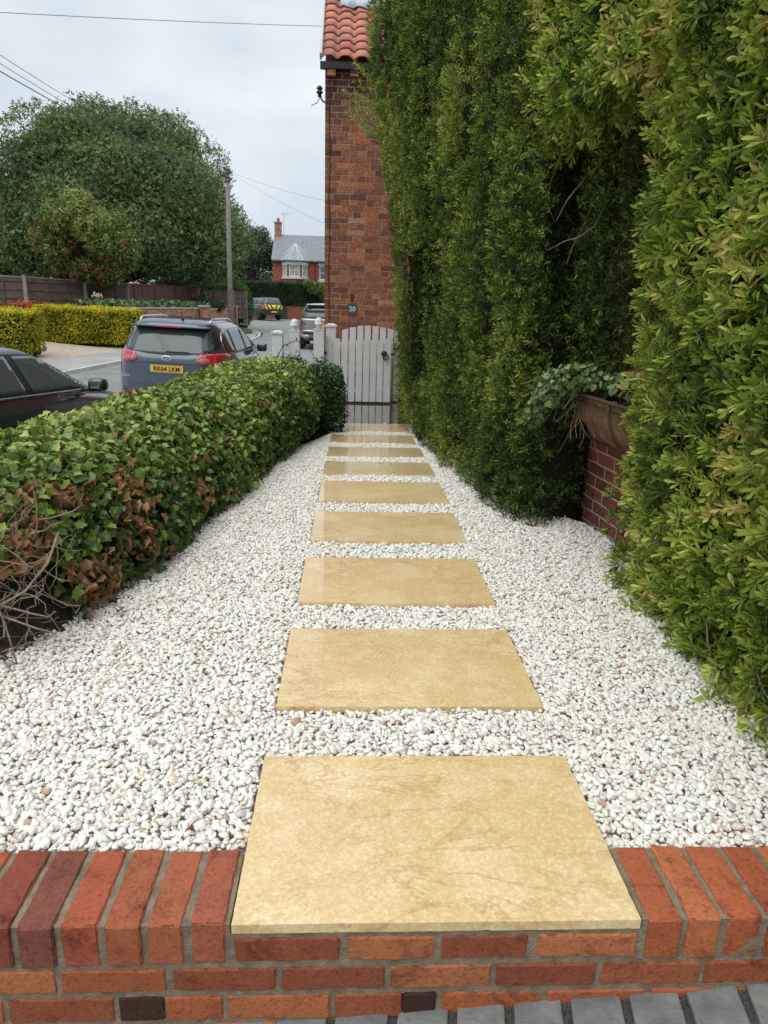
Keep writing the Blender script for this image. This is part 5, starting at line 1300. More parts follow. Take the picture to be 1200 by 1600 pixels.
decal('tailgate_crease', T, [(-.74, .925), (-.5, .955), (0, .968), (.5, .955), (.74, .925), (.5, .942), (0, .955), (-.5, .942)], 'y-', M['plastic'], kc, .003, .1, .004)
decal('bumper_lower', T, [(-.76, .24), (-.76, .40), (.76, .40), (.76, .24)], 'y-', M['plastic'], kc, .006, .08)
for zz, wl in ((.62, .78),):
    decal('panel_gap', T, [(-wl, zz), (-wl + .02, zz + .008), (wl - .02, zz + .008), (wl, zz)], 'y-', M['plastic'], kc, .002, .1, .003)
    for s in (1, -1): decal('panel_gap', T, [(s * wl, zz), (s * (wl + .0), .88), (s * (wl + .008), .88), (s * (wl + .008), zz)][::s], 'y-', M['plastic'], kc, .002, .05, .003)
plate(kc, T, .02, .87, 'RK64 LKM')
hit = T.ray_cast(Vector((.0, -5, 1.035)), Vector((0, 1, 0)))[0]
eb = MB(); eb.lathe([(0, 0), (.075, 0), (.078, .004), (.078, .010), (.07, .013), (0, .013)], 28, Matrix.Translation((.0, hit.y - .001, 1.03)) @ Matrix.Rotation(R(90), 4, 'X') @ Matrix.Diagonal((1, .55, 1, 1)))
eo = eb.build('emblem', M['silver_badge'], kc); text_mesh('lettering', 'KIA', .06, (.0, hit.y - .015, 1.03), (R(90), 0, 0), M['ink'], eo, .001, .001, 1.15)
hit = T.ray_cast(Vector((-.62, -5, .70)), Vector((0, 1, 0)))[0]
text_mesh('model_lettering', 'Carens', .062, (-.62, hit.y - .007, .745), (R(90), 0, R(-4)), M['silver_badge'], kc, .001, .0008)
arches(T, kc, (.85, 3.58), .37, .33)
for x in (-.80, .80):
    for y in (.85, 3.58): wheel(kc, x, y, .325)
kc.location = (-2.97, 11.45, -.61); kc.rotation_euler = (0, R(1.8), R(-3.5))

# ---- black saloon at the left edge ---------------------------------------------
bc = empty('saloon_car', (0, 0, 0)); tag(bc, 'black saloon car at the left edge with a black door mirror', 'car')
keys = [(.18, .18, 4.45, .74), (.30, .06, 4.58, .86), (.48, .0, 4.65, .90), (.64, .02, 4.60, .905), (.76, .06, 4.48, .905), (.85, .10, 4.30, .895), (.91, .16, 3.9, .88),
        (.95, .24, 3.42, .862), (.99, .55, 3.22, .845), (1.08, .80, 2.98, .80), (1.20, 1.08, 2.70, .735), (1.31, 1.35, 2.42, .675), (1.38, 1.58, 2.18, .61), (1.42, 1.78, 1.98, .46), (1.43, 1.85, 1.92, .2)]
keys = [(z * 1.0, a, b_, w_) for z, a, b_, w_ in keys]
keys[11] = (1.31, 1.30, 2.46, .675); keys[12] = (1.385, 1.45, 2.26, .61); keys[13] = (1.425, 1.62, 2.10, .46); keys[14] = (1.44, 1.75, 2.0, .2)
bd = car_shell('body', keys, M['paint_black'], ex=6, zb=.93); bd.parent = bc; T = bvh_of(bd)
for s in ('x+', 'x-'):
    sg = 1 if s == 'x+' else -1
    decal('window_surround', T, [(.78, .985), (.95, 1.14), (1.24, 1.28), (1.5, 1.352), (2.3, 1.345), (2.66, 1.21), (3.08, .985)], s, M['plastic'], bc, .004, .06)
    decal('side_window', T, [(1.22, 1.0), (1.22, 1.25), (1.46, 1.325), (1.86, 1.33), (1.90, 1.0)], s, M['car_glass'], bc, .012, .05)
    decal('side_window', T, [(2.02, 1.0), (1.98, 1.33), (2.28, 1.325), (2.60, 1.205), (2.93, 1.02), (2.93, 1.0)], s, M['car_glass'], bc, .012, .05)
    for (y, z) in ((2.06, .78), (1.02, .80)):
        h_ = T.ray_cast(Vector((sg * 4, y, z)), Vector((-sg, 0, 0)))[0]; hb_ = MB(); hb_.tube([h_ + Vector((sg * .004, -.10, 0)), h_ + Vector((sg * .035, -.07, .0)), h_ + Vector((sg * .035, .07, .0)), h_ + Vector((sg * .004, .10, 0))], .014, 8); hb_.build('door_handle', M['paint_black'], bc, True)
    tr_ = MB(); pts_ = []
    for y in np.linspace(.8, 3.08, 18):
        h_ = T.ray_cast(Vector((sg * 4, y, .985)), Vector((-sg, 0, 0)))[0]
        if h_: pts_.append(h_ + Vector((sg * .010, 0, 0)))
    tr_.tube(pts_, .011, 6); tr_.build('bright_trim', M['chrome'], bc, True)
    for y in (1.93, 3.02):
        decal('door_gap', T, [(y, .35), (y, .98), (y + .008, .98), (y + .008, .35)], s, M['plastic'], bc, .001, .1, .003)
    mr = MB(); x0, x1 = (.93, 1.12) if sg > 0 else (-1.12, -.93); mr.box(x0, x1, 2.79, 2.93, .97, 1.11, bev=.058); mo_ = mr.build('door_mirror', M['paint_black'], bc, True)
    mg_ = MB(); mg_.box(x0 + .045, x1 - .045, 2.784, 2.789, 1.0, 1.08, bev=.002); mg_.build('mirror_glass', M['chrome'], mo_)
    ar_ = MB(); ar_.box(min(.84 * sg, .95 * sg), max(.84 * sg, .95 * sg), 2.84, 2.90, .965, .995); ar_.build('mirror_arm', M['plastic'], mo_)
decal('windscreen', T, [(-.66, 1.0), (-.56, 1.33), (.56, 1.33), (.66, 1.0)], 'y+', M['car_glass'], bc, .008, .06)
decal('rear_window', T, [(-.62, 1.02), (-.50, 1.30), (.50, 1.30), (.62, 1.02)], 'y-', M['car_glass'], bc, .008, .06)
for s in (1, -1):
    li = [(.60, .70), (.60, .84), (.88, .84), (.88, .70)]; decal('tail_light', T, li if s > 0 else mir(li), 'y-', M['red_lens'], bc, .01, .05)
    decal('headlight', T, [(s * .55, .62), (s * .55, .74), (s * .86, .76), (s * .86, .64)][::s], 'y+', M['clear_lens'], bc, .01, .05)
arches(T, bc, (.95, 3.80), .36, .33)
for x in (-.81, .81):
    for y in (.95, 3.80): wheel(bc, x, y, .32)
bc.location = (-4.12, 4.93, -.50); bc.rotation_euler = (R(-2.2), 0, R(-9))

# ---- pickup with chevrons ---------------------------------------------------
pk_ = empty('pickup_truck', (0, 0, 0)); tag(pk_, 'black pickup truck with yellow chevrons on its tailgate, parked by the far hedge', 'truck')
keys = [(.42, .10, 4.9, .80), (.55, .02, 5.1, .90), (.75, .0, 5.2, .925), (.95, .0, 5.15, .93), (1.08, .01, 5.0, .92), (1.16, .03, 4.4, .90), (1.22, .06, 3.95, .87), (1.40, .16, 3.6, .80), (1.58, .28, 3.3, .73), (1.70, .36, 3.0, .66), (1.76, .5, 2.8, .5), (1.78, .7, 2.6, .25)]
bd = car_shell('body', keys, M['paint_black'], ex=7, zb=1.14); bd.parent = pk_; T = bvh_of(bd)
decal('rear_window', T, [(-.70, 1.27), (-.60, 1.66), (.60, 1.66), (.70, 1.27)], 'y-', M['car_glass'], pk_, .01, .1)
for s in ('x+', 'x-'):
    decal('side_window', T, [(.35, 1.27), (.5, 1.62), (1.5, 1.64), (1.5, 1.27)], s, M['car_glass'], pk_, .01, .1)
    decal('side_window', T, [(1.62, 1.27), (1.62, 1.64), (2.4, 1.64), (2.4, 1.25)], s, M['car_glass_dark'], pk_, .01, .1)
    decal('side_window', T, [(2.5, 1.25), (2.5, 1.63), (2.95, 1.6), (3.6, 1.27)], s, M['car_glass_dark'], pk_, .01, .1)
cz0, cz1 = .86, 1.22
decal('chevron_panel', T, [(-.72, cz0), (-.72, cz1 - .03), (.72, cz1 - .03), (.72, cz0)], 'y-', M['chev_y'], pk_, .008, .1)
for s in (1, -1):
    for k in range(2):
        a = .10 + k * .34
        p_ = [(a, cz0 + .20), (a + .11, cz0 + .20), (a + .28, cz0 + .0), (a + .17, cz0 + .0)]
        p_ = [(min(x, .715), z) for x, z in [(a + .26, cz1 - .035), (a + .09, cz0 + .005), (a - .07, cz0 + .005), (a + .10, cz1 - .035)][::-1]]
        p2_ = [(s * x * 1.0, z) for x, z in p_][::s]
        decal('chevron_stripe', T, p2_, 'y-', M['chev_r'], pk_, .013, .1, .003)
    li = [(.74, .86), (.74, 1.18), (.90, 1.16), (.90, .88)]; decal('tail_light', T, li if s > 0 else mir(li), 'y-', M['red_lens'], pk_, .012, .06)
plate(pk_, T, .0, .66, None, blue=False)
box_obj('rear_bumper', M['plastic'], -.85, .85, -.10, .04, .46, .60, pk_, bev=.02)
arches(T, pk_, (1.1, 4.2), .46, .42)
for x in (-.84, .84):
    for y in (1.1, 4.2): wheel(pk_, x, y, .39, .25)
pk_.location = (-6.45, 60.3, 0.0); pk_.rotation_euler = (0, 0, R(30))

# ---- grey suv ------------------------------------------------------------------
sv = empty('suv', (0, 0, 0)); tag(sv, 'bronze grey off-road car with a white rear roof edge, half hidden by the cottage corner', 'car')
keys = [(.34, .12, 4.6, .80), (.46, .03, 4.8, .94), (.66, .0, 4.85, .985), (.86, .015, 4.8, .99), (1.0, .03, 4.65, .98), (1.08, .05, 4.2, .955), (1.14, .08, 3.7, .93), (1.30, .15, 3.3, .86), (1.48, .24, 2.95, .79), (1.60, .32, 2.7, .73), (1.68, .42, 2.45, .64), (1.72, .6, 2.2, .45), (1.735, .8, 2.0, .2)]
bd = car_shell('body', keys, M['paint_grey'], ex=5.5); bd.parent = sv; T = bvh_of(bd)
M['pale_metal'] = mat('pale_reflecting_paint', (.50, .48, .46), .3, metal=.3, coat=1)
decal('rear_window', T, [(-.78, 1.17), (-.70, 1.40), (.70, 1.40), (.78, 1.17)], 'y-', M['car_glass'], sv, .008, .08)
decal('upper_glass', T, [(-.70, 1.40), (-.64, 1.60), (.64, 1.60), (.70, 1.40)], 'y-', M['car_glass_dark'], sv, .010, .08)
decal('tailgate_lip', T, [(-.86, 1.08), (-.83, 1.155), (.83, 1.155), (.86, 1.08)], 'y-', M['pale_metal'], sv, .02, .08)
spo = MB(); spo.box(-.64, .64, .20, .62, 1.655, 1.70, bev=.015); spo.build('roof_spoiler', M['pale_metal'], sv, True)
for s in (1, -1):
    li = [(.66, .94), (.66, 1.05), (.96, 1.06), (.96, .95)]; decal('tail_light', T, li if s > 0 else mir(li), 'y-', mat('dark_red_lens', (.12, .015, .02), .15, coat=1) if s > 0 else bpy.data.materials['dark_red_lens'], sv, .01, .06)
    ex_ = [(.55, .44), (.55, .56), (.90, .58), (.90, .46)]; decal('bumper_trim', T, ex_ if s > 0 else mir(ex_), 'y-', M['pale_metal'], sv, .012, .08)
decal('bumper_band', T, [(-.80, .68), (-.80, .74), (.80, .74), (.80, .68)], 'y-', M['pale_metal'], sv, .012, .08)
decal('bumper_recess', T, [(-.75, .60), (-.75, .67), (.75, .67), (.75, .60)], 'y-', M['plastic'], sv, .006, .08)
decal('lower_valance', T, [(-.72, .37), (-.72, .47), (.72, .47), (.72, .37)], 'y-', M['plastic'], sv, .006, .08)
plate(sv, T, .0, .90, None, blue=False)
for s in ('x+', 'x-'):
    decal('side_window', T, [(.5, 1.2), (.75, 1.56), (1.5, 1.6), (1.5, 1.18)], s, M['car_glass_dark'], sv, .008, .08)
    decal('side_window', T, [(1.6, 1.18), (1.6, 1.6), (2.4, 1.6), (2.6, 1.18)], s, M['car_glass_dark'], sv, .008, .08)
    decal('side_window', T, [(2.68, 1.18), (2.48, 1.6), (2.7, 1.55), (3.4, 1.18)], s, M['car_glass_dark'], sv, .008, .08)
arches(T, sv, (.95, 3.8), .44, .38)
for x in (-.86, .86):
    for y in (.95, 3.8): wheel(sv, x, y, .37, .25)
sv.location = (-1.16, 28.0, -.38); sv.rotation_euler = (0, 0, R(0))
# ================================================================== ACROSS THE STREET
def clipped_hedge(name, x0, x1, y0, y1, z0, z1, nl, size, palette, label, cat='hedge', rz=0, topc=.25, rnd=.12, m='leaf_far', tmpl=None, group=None):
    e = empty(name, ((x0 + x1) / 2, (y0 + y1) / 2, z0), rz); tag(e, label, cat, group)
    hx, hy, h = (x1 - x0) / 2, (y1 - y0) / 2, z1 - z0
    A = [('f', 2 * hx * h), ('b', 2 * hx * h * .4), ('l', 2 * hy * h), ('r', 2 * hy * h), ('t', 4 * hx * hy)]; S_ = sum(a for _, a in A)
    P = []; Nn = []
    for k_, a in A:
        n = int(nl * a / S_); u = rng.uniform(-1, 1, n); v = rng.uniform(0, 1, n)
        if k_ == 'f': p = np.stack([u * hx, -hy + 0 * u, v * h], 1); nn = (0, -1, 0)
        if k_ == 'b': p = np.stack([u * hx, hy + 0 * u, v * h], 1); nn = (0, 1, 0)
        if k_ == 'l': p = np.stack([-hx + 0 * u, u * hy, v * h], 1); nn = (-1, 0, 0)
        if k_ == 'r': p = np.stack([hx + 0 * u, u * hy, v * h], 1); nn = (1, 0, 0)
        if k_ == 't': p = np.stack([u * hx, rng.uniform(-1, 1, n) * hy, h + 0 * u], 1); nn = (0, 0, 1)
        P.append(p); Nn.append(np.tile(np.array([nn], float), (n, 1)))
    P = np.concatenate(P); Nn = np.concatenate(Nn)
    q = np.stack([np.clip(P[:, 0], -hx + rnd, hx - rnd), np.clip(P[:, 1], -hy + rnd, hy - rnd), np.clip(P[:, 2], -9, h - rnd)], 1)
    d = P - q; dl = np.maximum(np.linalg.norm(d, axis=1, keepdims=True), 1e-6); P = q + d / dl * rnd; Nn = norm(Nn * .4 + d / dl)
    P += Nn * (nz3(P, 1.1, x0)[:, None] * .12 * min(1, h) + nz3(P, 4, x0)[:, None] * .04 - rng.random((len(P), 1)) ** 2 * .10)
    n = len(P); t = np.clip(.45 + topc * Nn[:, 2] + .35 * nz3(P, 1.5, 7) + .2 * nz3(P, 6, 3) + rng.normal(0, .16, n), 0, 1)
    leaf_obj('foliage', tmpl or tmpl_oval(.34), P, norm(rand_unit(n) + Nn * .4), norm(Nn + rng.normal(0, .5, (n, 3))), size * rng.uniform(.6, 1.2, n), palette(t), M[m], e)
    c = MB(); c.box(-hx + .12, hx - .12, -hy + .12, hy - .12, -.1, h - .14, bev=.08); c.build('branches', M['core'], e)
    return e
PAL_Y = pal([(0, (.07, .09, .008)), (.3, (.20, .21, .012)), (.6, (.46, .40, .02)), (1, (.72, .58, .04))])
PAL_G = pal([(0, (.015, .03, .010)), (.4, (.04, .07, .02)), (.75, (.08, .13, .03)), (1, (.16, .22, .06))])
PAL_DG = pal([(0, (.010, .022, .010)), (.5, (.028, .048, .020)), (1, (.075, .105, .035))])
clipped_hedge('yellow_hedge', -10.95, -7.35, 25.6, 26.8, -.20, .98, 15000, .075, PAL_Y, 'long clipped golden yellow hedge behind the pink gravel drive', topc=.35, rz=-.03)
clipped_hedge('yellow_hedge', -13.6, -9.15, 20.9, 22.3, -.25, .92, 13000, .07, PAL_Y, 'clipped golden yellow hedge cut off by the left edge of the picture', topc=.35, rz=-.02)
# raised bed behind a low brick wall with two piers
lw = empty('low_wall', (-7.6, 34, 0)); tag(lw, 'low orange brick wall with stone capping and square piers along the far pavement', 'brick wall')
lp = [(-8.6, 27.3), (-7.45, 36.2), (-6.75, 42.0)]
for i in range(2):
    wall_obj('wall_panel', M['brick_low'], lp[i], lp[i + 1], -.5, .96 if i == 0 else .92, .22, lw)
    c = MB(); d = Vector((lp[i + 1][0] - lp[i][0], lp[i + 1][1] - lp[i][1], 0)); L_ = d.length
    mt = Matrix.Translation((lp[i][0], lp[i][1], .962 if i == 0 else .922)) @ Matrix.Rotation(math.atan2(d.y, d.x), 4, 'Z')
    c.box(0, L_, -.04, .26, 0, .06, mtx=mt, bev=.01); place(c.build('capping', M['cap_stone']), lw)
for (x, y, w_, z) in ((-7.25, 36.2, .36, 1.04), (-6.98, 42.1, .78, 1.03)):
    p = box_obj('pier', M['brick_low'], x - w_ / 2, x + w_ / 2, y - .2, y + .2, -.5, z); place(p, lw)
    c = MB(); c.box(x - w_ / 2 - .05, x + w_ / 2 + .05, y - .25, y + .25, z + .002, z + .09, bev=.015); c.build('cap', M['cap_stone'], p) if False else place(c.build('cap', M['cap_stone']), lw)
sheet('raised_bed', [(-8.65, 27.5), (-7.55, 36.2), (-6.85, 42), (-8.3, 42), (-9.6, 33.3), (-11, 31.2), (-11, 28)], lambda x, y: .80, M['soil'], 1.5)
# green ground cover growing in the bed: uncountable
n = 9000; yy = rng.uniform(27.6, 40.5, n); x0_ = np.interp(yy, [27.5, 36.2, 42], [-8.6, -7.5, -6.85]); P = np.stack([x0_ - .05 - rng.uniform(0, 1, n) ** 1.2 * 1.6, yy, .84 + rng.uniform(0, .34, n) * (1 + .3 * nz3(np.stack([yy, yy * 0, yy * 0], 1), 1.5))], 1)
o = leaf_obj('ground_cover', tmpl_oval(.3), P, norm(rand_unit(n) + [0, 0, .6]), rand_unit(n), rng.uniform(.12, .22, n), pal([(0, (.04, .09, .03)), (.6, (.13, .21, .07)), (1, (.36, .42, .24))])(rng.random(n)), M['leaf_far'])
tag(o, 'pale green leafy ground cover filling the raised bed behind the low brick wall', None, None, 'stuff')
# wooden fence: posts and panels
fn = empty('wooden_fence', (-11, 33, .3)); tag(fn, 'dark weathered timber fence with pale posts running behind the yellow hedges', 'fence')
FP = [(-18.5, 29.0, 2.15), (-15.6, 29.5, 2.12), (-12.93, 30.0, 2.07), (-11.1, 31.4, 2.02), (-9.75, 32.6, 1.97)]
def fence_panel(parent, a, b_, m, horiz=True, z0=.25, nb=11, frame=None):
    d = Vector((b_[0] - a[0], b_[1] - a[1], 0)); L_ = d.length; mt = Matrix.Translation((a[0], a[1], 0)) @ Matrix.Rotation(math.atan2(d.y, d.x), 4, 'Z'); b = MB()
    za, zb = a[2] - .05, b_[2] - .05
    if horiz:
        for k in range(nb):
            f0, f1 = k / nb, (k + 1) / nb + .012; y_ = (k % 2) * .02
            w1 = rng.normal(0, .008)
            b.add([mt @ Vector(p) for p in ((0.05, y_ - .03, z0 + (za - z0) * f0), (L_ - .05, y_ - .03, z0 + (zb - z0) * f0 + w1), (L_ - .05, y_ - .02, z0 + (zb - z0) * f1 + w1), (.05, y_ - .02, z0 + (za - z0) * f1),
                    (0.05, y_ + .015, z0 + (za - z0) * f0), (L_ - .05, y_ + .015, z0 + (zb - z0) * f0 + w1), (L_ - .05, y_ - .005, z0 + (zb - z0) * f1 + w1), (.05, y_ - .005, z0 + (za - z0) * f1))],
                  [(0, 1, 2, 3), (7, 6, 5, 4), (0, 4, 5, 1), (1, 5, 6, 2), (2, 6, 7, 3), (3, 7, 4, 0)])
        for u in (.35, .7):
            zt = za + (zb - za) * u; b.box(L_ * u - .03, L_ * u + .03, -.045, -.022, z0, zt, mtx=mt)
    else:
        n_ = max(2, int(L_ / .125))
        for k in range(n_):
            u = k / n_; zt = za + (zb - za) * u; b.box(L_ * u, L_ * u + .135, (k % 2) * .014, (k % 2) * .014 + .013, z0, zt, mtx=mt)
    place(b.build('panel', m), parent)
    t = MB(); t.add([mt @ Vector(p) for p in ((0, -.03, za), (L_, -.03, zb), (L_, .05, zb), (0, .05, za), (0, -.03, za + .045), (L_, -.03, zb + .045), (L_, .05, zb + .045), (0, .05, za + .045))], [(3, 2, 1, 0), (4, 5, 6, 7), (0, 1, 5, 4), (1, 2, 6, 5), (2, 3, 7, 6), (3, 0, 4, 7)])
    place(t.build('top_rail', frame or M['grey_wood']), parent)
for i in range(len(FP) - 1): fence_panel(fn, FP[i], FP[i + 1], M['dark_wood'])
for x, y, z in FP: place(box_obj('post', M['grey_wood'], x - .07, x + .07, y - .09, y + .05, -.2, z + .04, bev=.01), fn)
f2 = empty('wooden_fence', (-9, 36, .3)); tag(f2, 'reddish brown vertical board fence ending at a brick pier', 'fence')
FQ = [(-9.70, 32.7, 1.98), (-9.25, 35.2, 2.01), (-8.9, 37.6, 2.02), (-8.62, 39.8, 2.04)]
for i in range(3): fence_panel(f2, FQ[i], FQ[i + 1], M['brown_wood'], False, frame=M['brown_wood'])
for i, (x, y, z) in enumerate(FQ): place(box_obj('post', M['brown_wood'], x - .05, x + .05, y - .10, y - .01, .1, z, bev=.008), f2)
for k in range(9):
    u = (k + .5) / 9; x = FQ[0][0] + (FQ[3][0] - FQ[0][0]) * u; y = FQ[0][1] + (FQ[3][1] - FQ[0][1]) * u; place(box_obj('batten', M['brown_wood'], x - .025, x + .045, y - .05, y - .005, .3, 1.94, bev=.004), f2)
bp_ = empty('brick_pier', (-8.5, 40.05, .3)); tag(bp_, 'tall orange brick pier where the brown fence ends', 'pier')
place(box_obj('shaft', M['brick_low'], -8.70, -8.28, 39.95, 40.35, 0, 2.06), bp_); c = MB(); c.box(-8.75, -8.23, 39.9, 40.4, 2.062, 2.15, bev=.015); place(c.build('cap', M['cap_stone']), bp_)
f3 = empty('wooden_fence', (-7.4, 40.6, .3)); tag(f3, 'low dark slatted fence between the brick pier and the round conifer', 'fence')
FR = [(-8.25, 41.0, 1.93), (-6.85, 42.6, 1.94), (-6.35, 44.0, 1.90)]
for i in range(2): fence_panel(f3, FR[i], FR[i + 1], M['dark_wood'], True, .4, 10, frame=M['dark_wood'])
place(box_obj('post', M['grey_wood'], -6.92, -6.80, 42.5, 42.62, 0, 1.98, bev=.01), f3)
place(box_obj('post', M['grey_wood'], -6.40, -6.28, 43.95, 44.07, 0, 1.94, bev=.01), f3)

# ---- shrubs and flowers in the beds --------------------------------------------
def bush(name, blobs, n, size, palette, label, cat='shrub', tmpl=None, core=True, m='leaf_far', group=None, stems=None):
    c0 = blobs[0][0]; e = empty(name, (c0[0], c0[1], c0[2] - blobs[0][1][2])); tag(e, label, cat, group)
    vol = [b[1][0] * b[1][2] for b in blobs]; P = []; Nn = []
    for b, v in zip(blobs, vol):
        p, u = blob_pts(b[0], b[1], int(n * v / sum(vol)), .10); P.append(p); Nn.append(u)
    P = np.concatenate(P); Nn = np.concatenate(Nn); n = len(P)
    t = np.clip(.45 + .3 * nz3(P, 1.3 / max(.4, blobs[0][1][0]), 5) + .2 * Nn[:, 2] + rng.normal(0, .15, n), 0, 1)
    place(leaf_obj('foliage', tmpl or tmpl_oval(.34), P, norm(rand_unit(n) + Nn * .4), norm(Nn + rng.normal(0, .5, (n, 3))), size * rng.uniform(.6, 1.2, n), palette(t), M[m]), e)
    if core:
        cc_ = MB()
        for b in blobs:
            bm = bmesh.new(); bmesh.ops.create_icosphere(bm, subdivisions=2, radius=1)
            cc_.add([(b[0][0] + v.co.x * b[1][0] * .72, b[0][1] + v.co.y * b[1][1] * .72, b[0][2] + v.co.z * b[1][2] * .72) for v in bm.verts], [[v.index for v in f.verts] for f in bm.faces]); bm.free()
        place(cc_.build('branches', M['core'], None, True), e)
    return e
def flowers(parent, C_, rad, n, size, colr, name='flowers'):
    P = np.array(C_)[None, :] + rng.normal(0, 1, (n, 3)) * np.array(rad)[None, :]
    place(leaf_obj(name, tmpl_oval(.5), P, rand_unit(n), norm(rand_unit(n) + [0, -.8, .6]), size * rng.uniform(.6, 1.2, n), pal([(0, colr[0]), (1, colr[1])])(rng.random(n)), M['leaf_far']), parent)
e = bush('flowering_plant', [((-11.9, 28.2, .75), (.95, .35, .30))], 1500, .09, PAL_G, 'low plant covered in orange red flowers by a pale fence post', 'plant')
flowers(e, (-11.9, 28.0, .98), (.5, .2, .10), 500, .07, ((.42, .06, .02), (.65, .14, .03)))
e = bush('flower_bed_plant', [((-10.6, 28.5, .85), (.5, .3, .25)), ((-9.9, 28.6, .92), (.55, .35, .32)), ((-9.2, 28.8, .85), (.5, .35, .35)), ((-8.75, 28.9, .8), (.4, .3, .3))], 4200, .075, pal([(0, (.03, .06, .02)), (.6, (.10, .15, .05)), (1, (.24, .30, .14))]), 'mixed low green garden plants between the fence and the long yellow hedge', 'plant')
rs = empty('rose_bush', (-9.6, 28.3, .3)); tag(rs, 'rose stem with one creamy white bloom in front of the dark fence', 'plant')
b = MB(); b.tube([(-9.62, 28.3, .4), (-9.6, 28.3, .9), (-9.64, 28.28, 1.36)], .014, 6); place(b.build('stem', M['twig']), rs); flowers(rs, (-9.55, 28.2, 1.40), (.07, .05, .04), 60, .08, ((.70, .62, .45), (.80, .76, .66)), 'bloom')
n = 160; P = np.array([-9.65, 28.3, 1.0]) + rng.normal(0, 1, (n, 3)) * [.12, .1, .2]; place(leaf_obj('leaves', tmpl_oval(.4), P, rand_unit(n), rand_unit(n), rng.uniform(.05, .09, n), PAL_DG(rng.random(n)), M['leaf_far']), rs)
bush('garden_shrub', [((-11.9, 24.0, .55), (.8, .6, .85))], 1600, .09, PAL_G, 'leafy green shrub at the left edge between the two yellow hedges', 'shrub')
bush('garden_shrub', [((-7.75, 38.6, 1.25), (.62, .5, .42)), ((-7.2, 39.2, 1.05), (.4, .4, .3))], 1900, .10, pal([(0, (.03, .06, .02)), (.6, (.09, .13, .05)), (1, (.20, .25, .12))]), 'grey green bush in the raised bed next to the tall brick pier', 'shrub')
bush('conifer', [((-7.1, 45.2, 1.10), (1.0, .95, 1.5)), ((-7.95, 45.6, 1.5), (.8, .8, .8))], 11000, .13, pal([(0, (.02, .05, .012)), (.5, (.06, .13, .025)), (1, (.15, .26, .05))]), 'rounded bright green conifer standing at the street corner', 'tree', tmpl_lance(.12))
clipped_hedge('dark_hedge', -12.5, -7.6, 47.5, 49, .3, 2.45, 5000, .13, PAL_G, 'mid green hedge behind the slatted fence and round conifer', 'hedge')
# far hedge on the red brick wall
clipped_hedge('clipped_hedge', -11.5, -.2, 66.0, 68.2, 1.12, 3.12, 17000, .15, PAL_DG, 'long dark clipped hedge on top of the red brick wall behind the pickup', topc=.5)
bush('climbing_rose', [((-3.3, 65.8, 2.7), (.85, .5, .55)), ((-2.5, 65.7, 2.2), (.6, .4, .6)), ((-4.0, 65.8, 3.05), (.45, .4, .35))], 2400, .15, pal([(0, (.05, .09, .02)), (.5, (.13, .21, .05)), (1, (.24, .33, .09))]), 'bright green climber sprawling over the right end of the far hedge', 'plant')
fw_o = wall_obj('boundary_wall', mat('far_red_wall', (.20, .065, .042), .9, 6, (.26, .09, .055), .4, 30), (-12.5, 66.1), (1.5, 66.1), -.5, 1.16, .3); tag(fw_o, 'plain red brick garden wall carrying the far clipped hedge', 'brick wall')
fw_o.location.z = 0
dg = box_obj('dark_green_door', mat('dark_green_paint', (.015, .035, .025), .6), -6.85, -5.95, 65.98, 66.08, -.3, 1.05, bev=.01); tag(dg, 'dark green gate in the red wall just right of the pickup', 'gate')

# ---- house with the bay window -------------------------------------------------
h = empty('brick_house', (-4, 76, 0)); tag(h, 'distant red brick house with a white bay window and slate roof', 'house')
HX0, HX1 = -8.15, 1.5; HE = 5.45
wall_obj('front_wall', M['brick_far'], (HX0, 75.6), (HX1, 75.6), 0, HE, .3, h, holes=[(4.62, 5.55, 3.72, 5.05)])
wall_obj('gable_wall', M['brick_far'], (HX0, 81.5), (HX0, 75.905), 0, HE, .3, h)
gb = MB(); gb.add([(HX0, 75.6, HE + .002), (HX0, 81.5, HE + .002), (HX0, 78.55, 8.0), (HX0 + .3, 75.6, HE + .002), (HX0 + .3, 81.5, HE + .002), (HX0 + .3, 78.55, 8.0)], [(0, 2, 1), (3, 4, 5), (0, 3, 5, 2), (1, 2, 5, 4), (0, 1, 4, 3)]); place(gb.build('gable', M['brick_far']), h)
r_ = MB()
for q in ((75.35, HE - .02, 78.55, 8.02), (81.75, HE - .02, 78.55, 8.02)):
    r_.add([(HX0 - .12, q[0], q[1]), (HX1, q[0], q[1]), (HX1, q[2], q[3]), (HX0 - .12, q[2], q[3]), (HX0 - .12, q[0], q[1] + .1), (HX1, q[0], q[1] + .1), (HX1, q[2], q[3] + .1), (HX0 - .12, q[2], q[3] + .1)], [(3, 2, 1, 0), (4, 5, 6, 7), (0, 1, 5, 4), (1, 2, 6, 5), (3, 0, 4, 7)])
place(r_.build('roof', M['slate_roof']), h)
ch = MB(); ch.box(-8.2, -7.55, 78.2, 78.9, 7.3, 9.15, bev=.02); ch.box(-8.26, -7.49, 78.14, 78.96, 9.155, 9.32, bev=.02); cho = place(ch.build('chimney', M['brick_low']), h)
cpt = MB(); cpt.lathe([(.14, 9.32), (.12, 9.6), (.15, 9.63), (.15, 9.68), (.10, 9.7)], 14, Matrix.Translation((-7.85, 78.55, 0))); place(cpt.build('chimney_pot', M['far_tile'], None, True), h)
aer = MB(); aer.tube([(-7.3, 78.5, 7.9), (-7.3, 78.5, 10.2)], .02, 6); aer.tube([(-7.6, 78.5, 10.1), (-6.6, 78.5, 10.15)], .012, 5)
for k in range(6): aer.tube([(-7.5 + k * .16, 78.5 - .0, 9.95), (-7.5 + k * .16, 78.5, 10.3)], .008, 4)
place(aer.build('aerial', M['grey_pipe']), h)
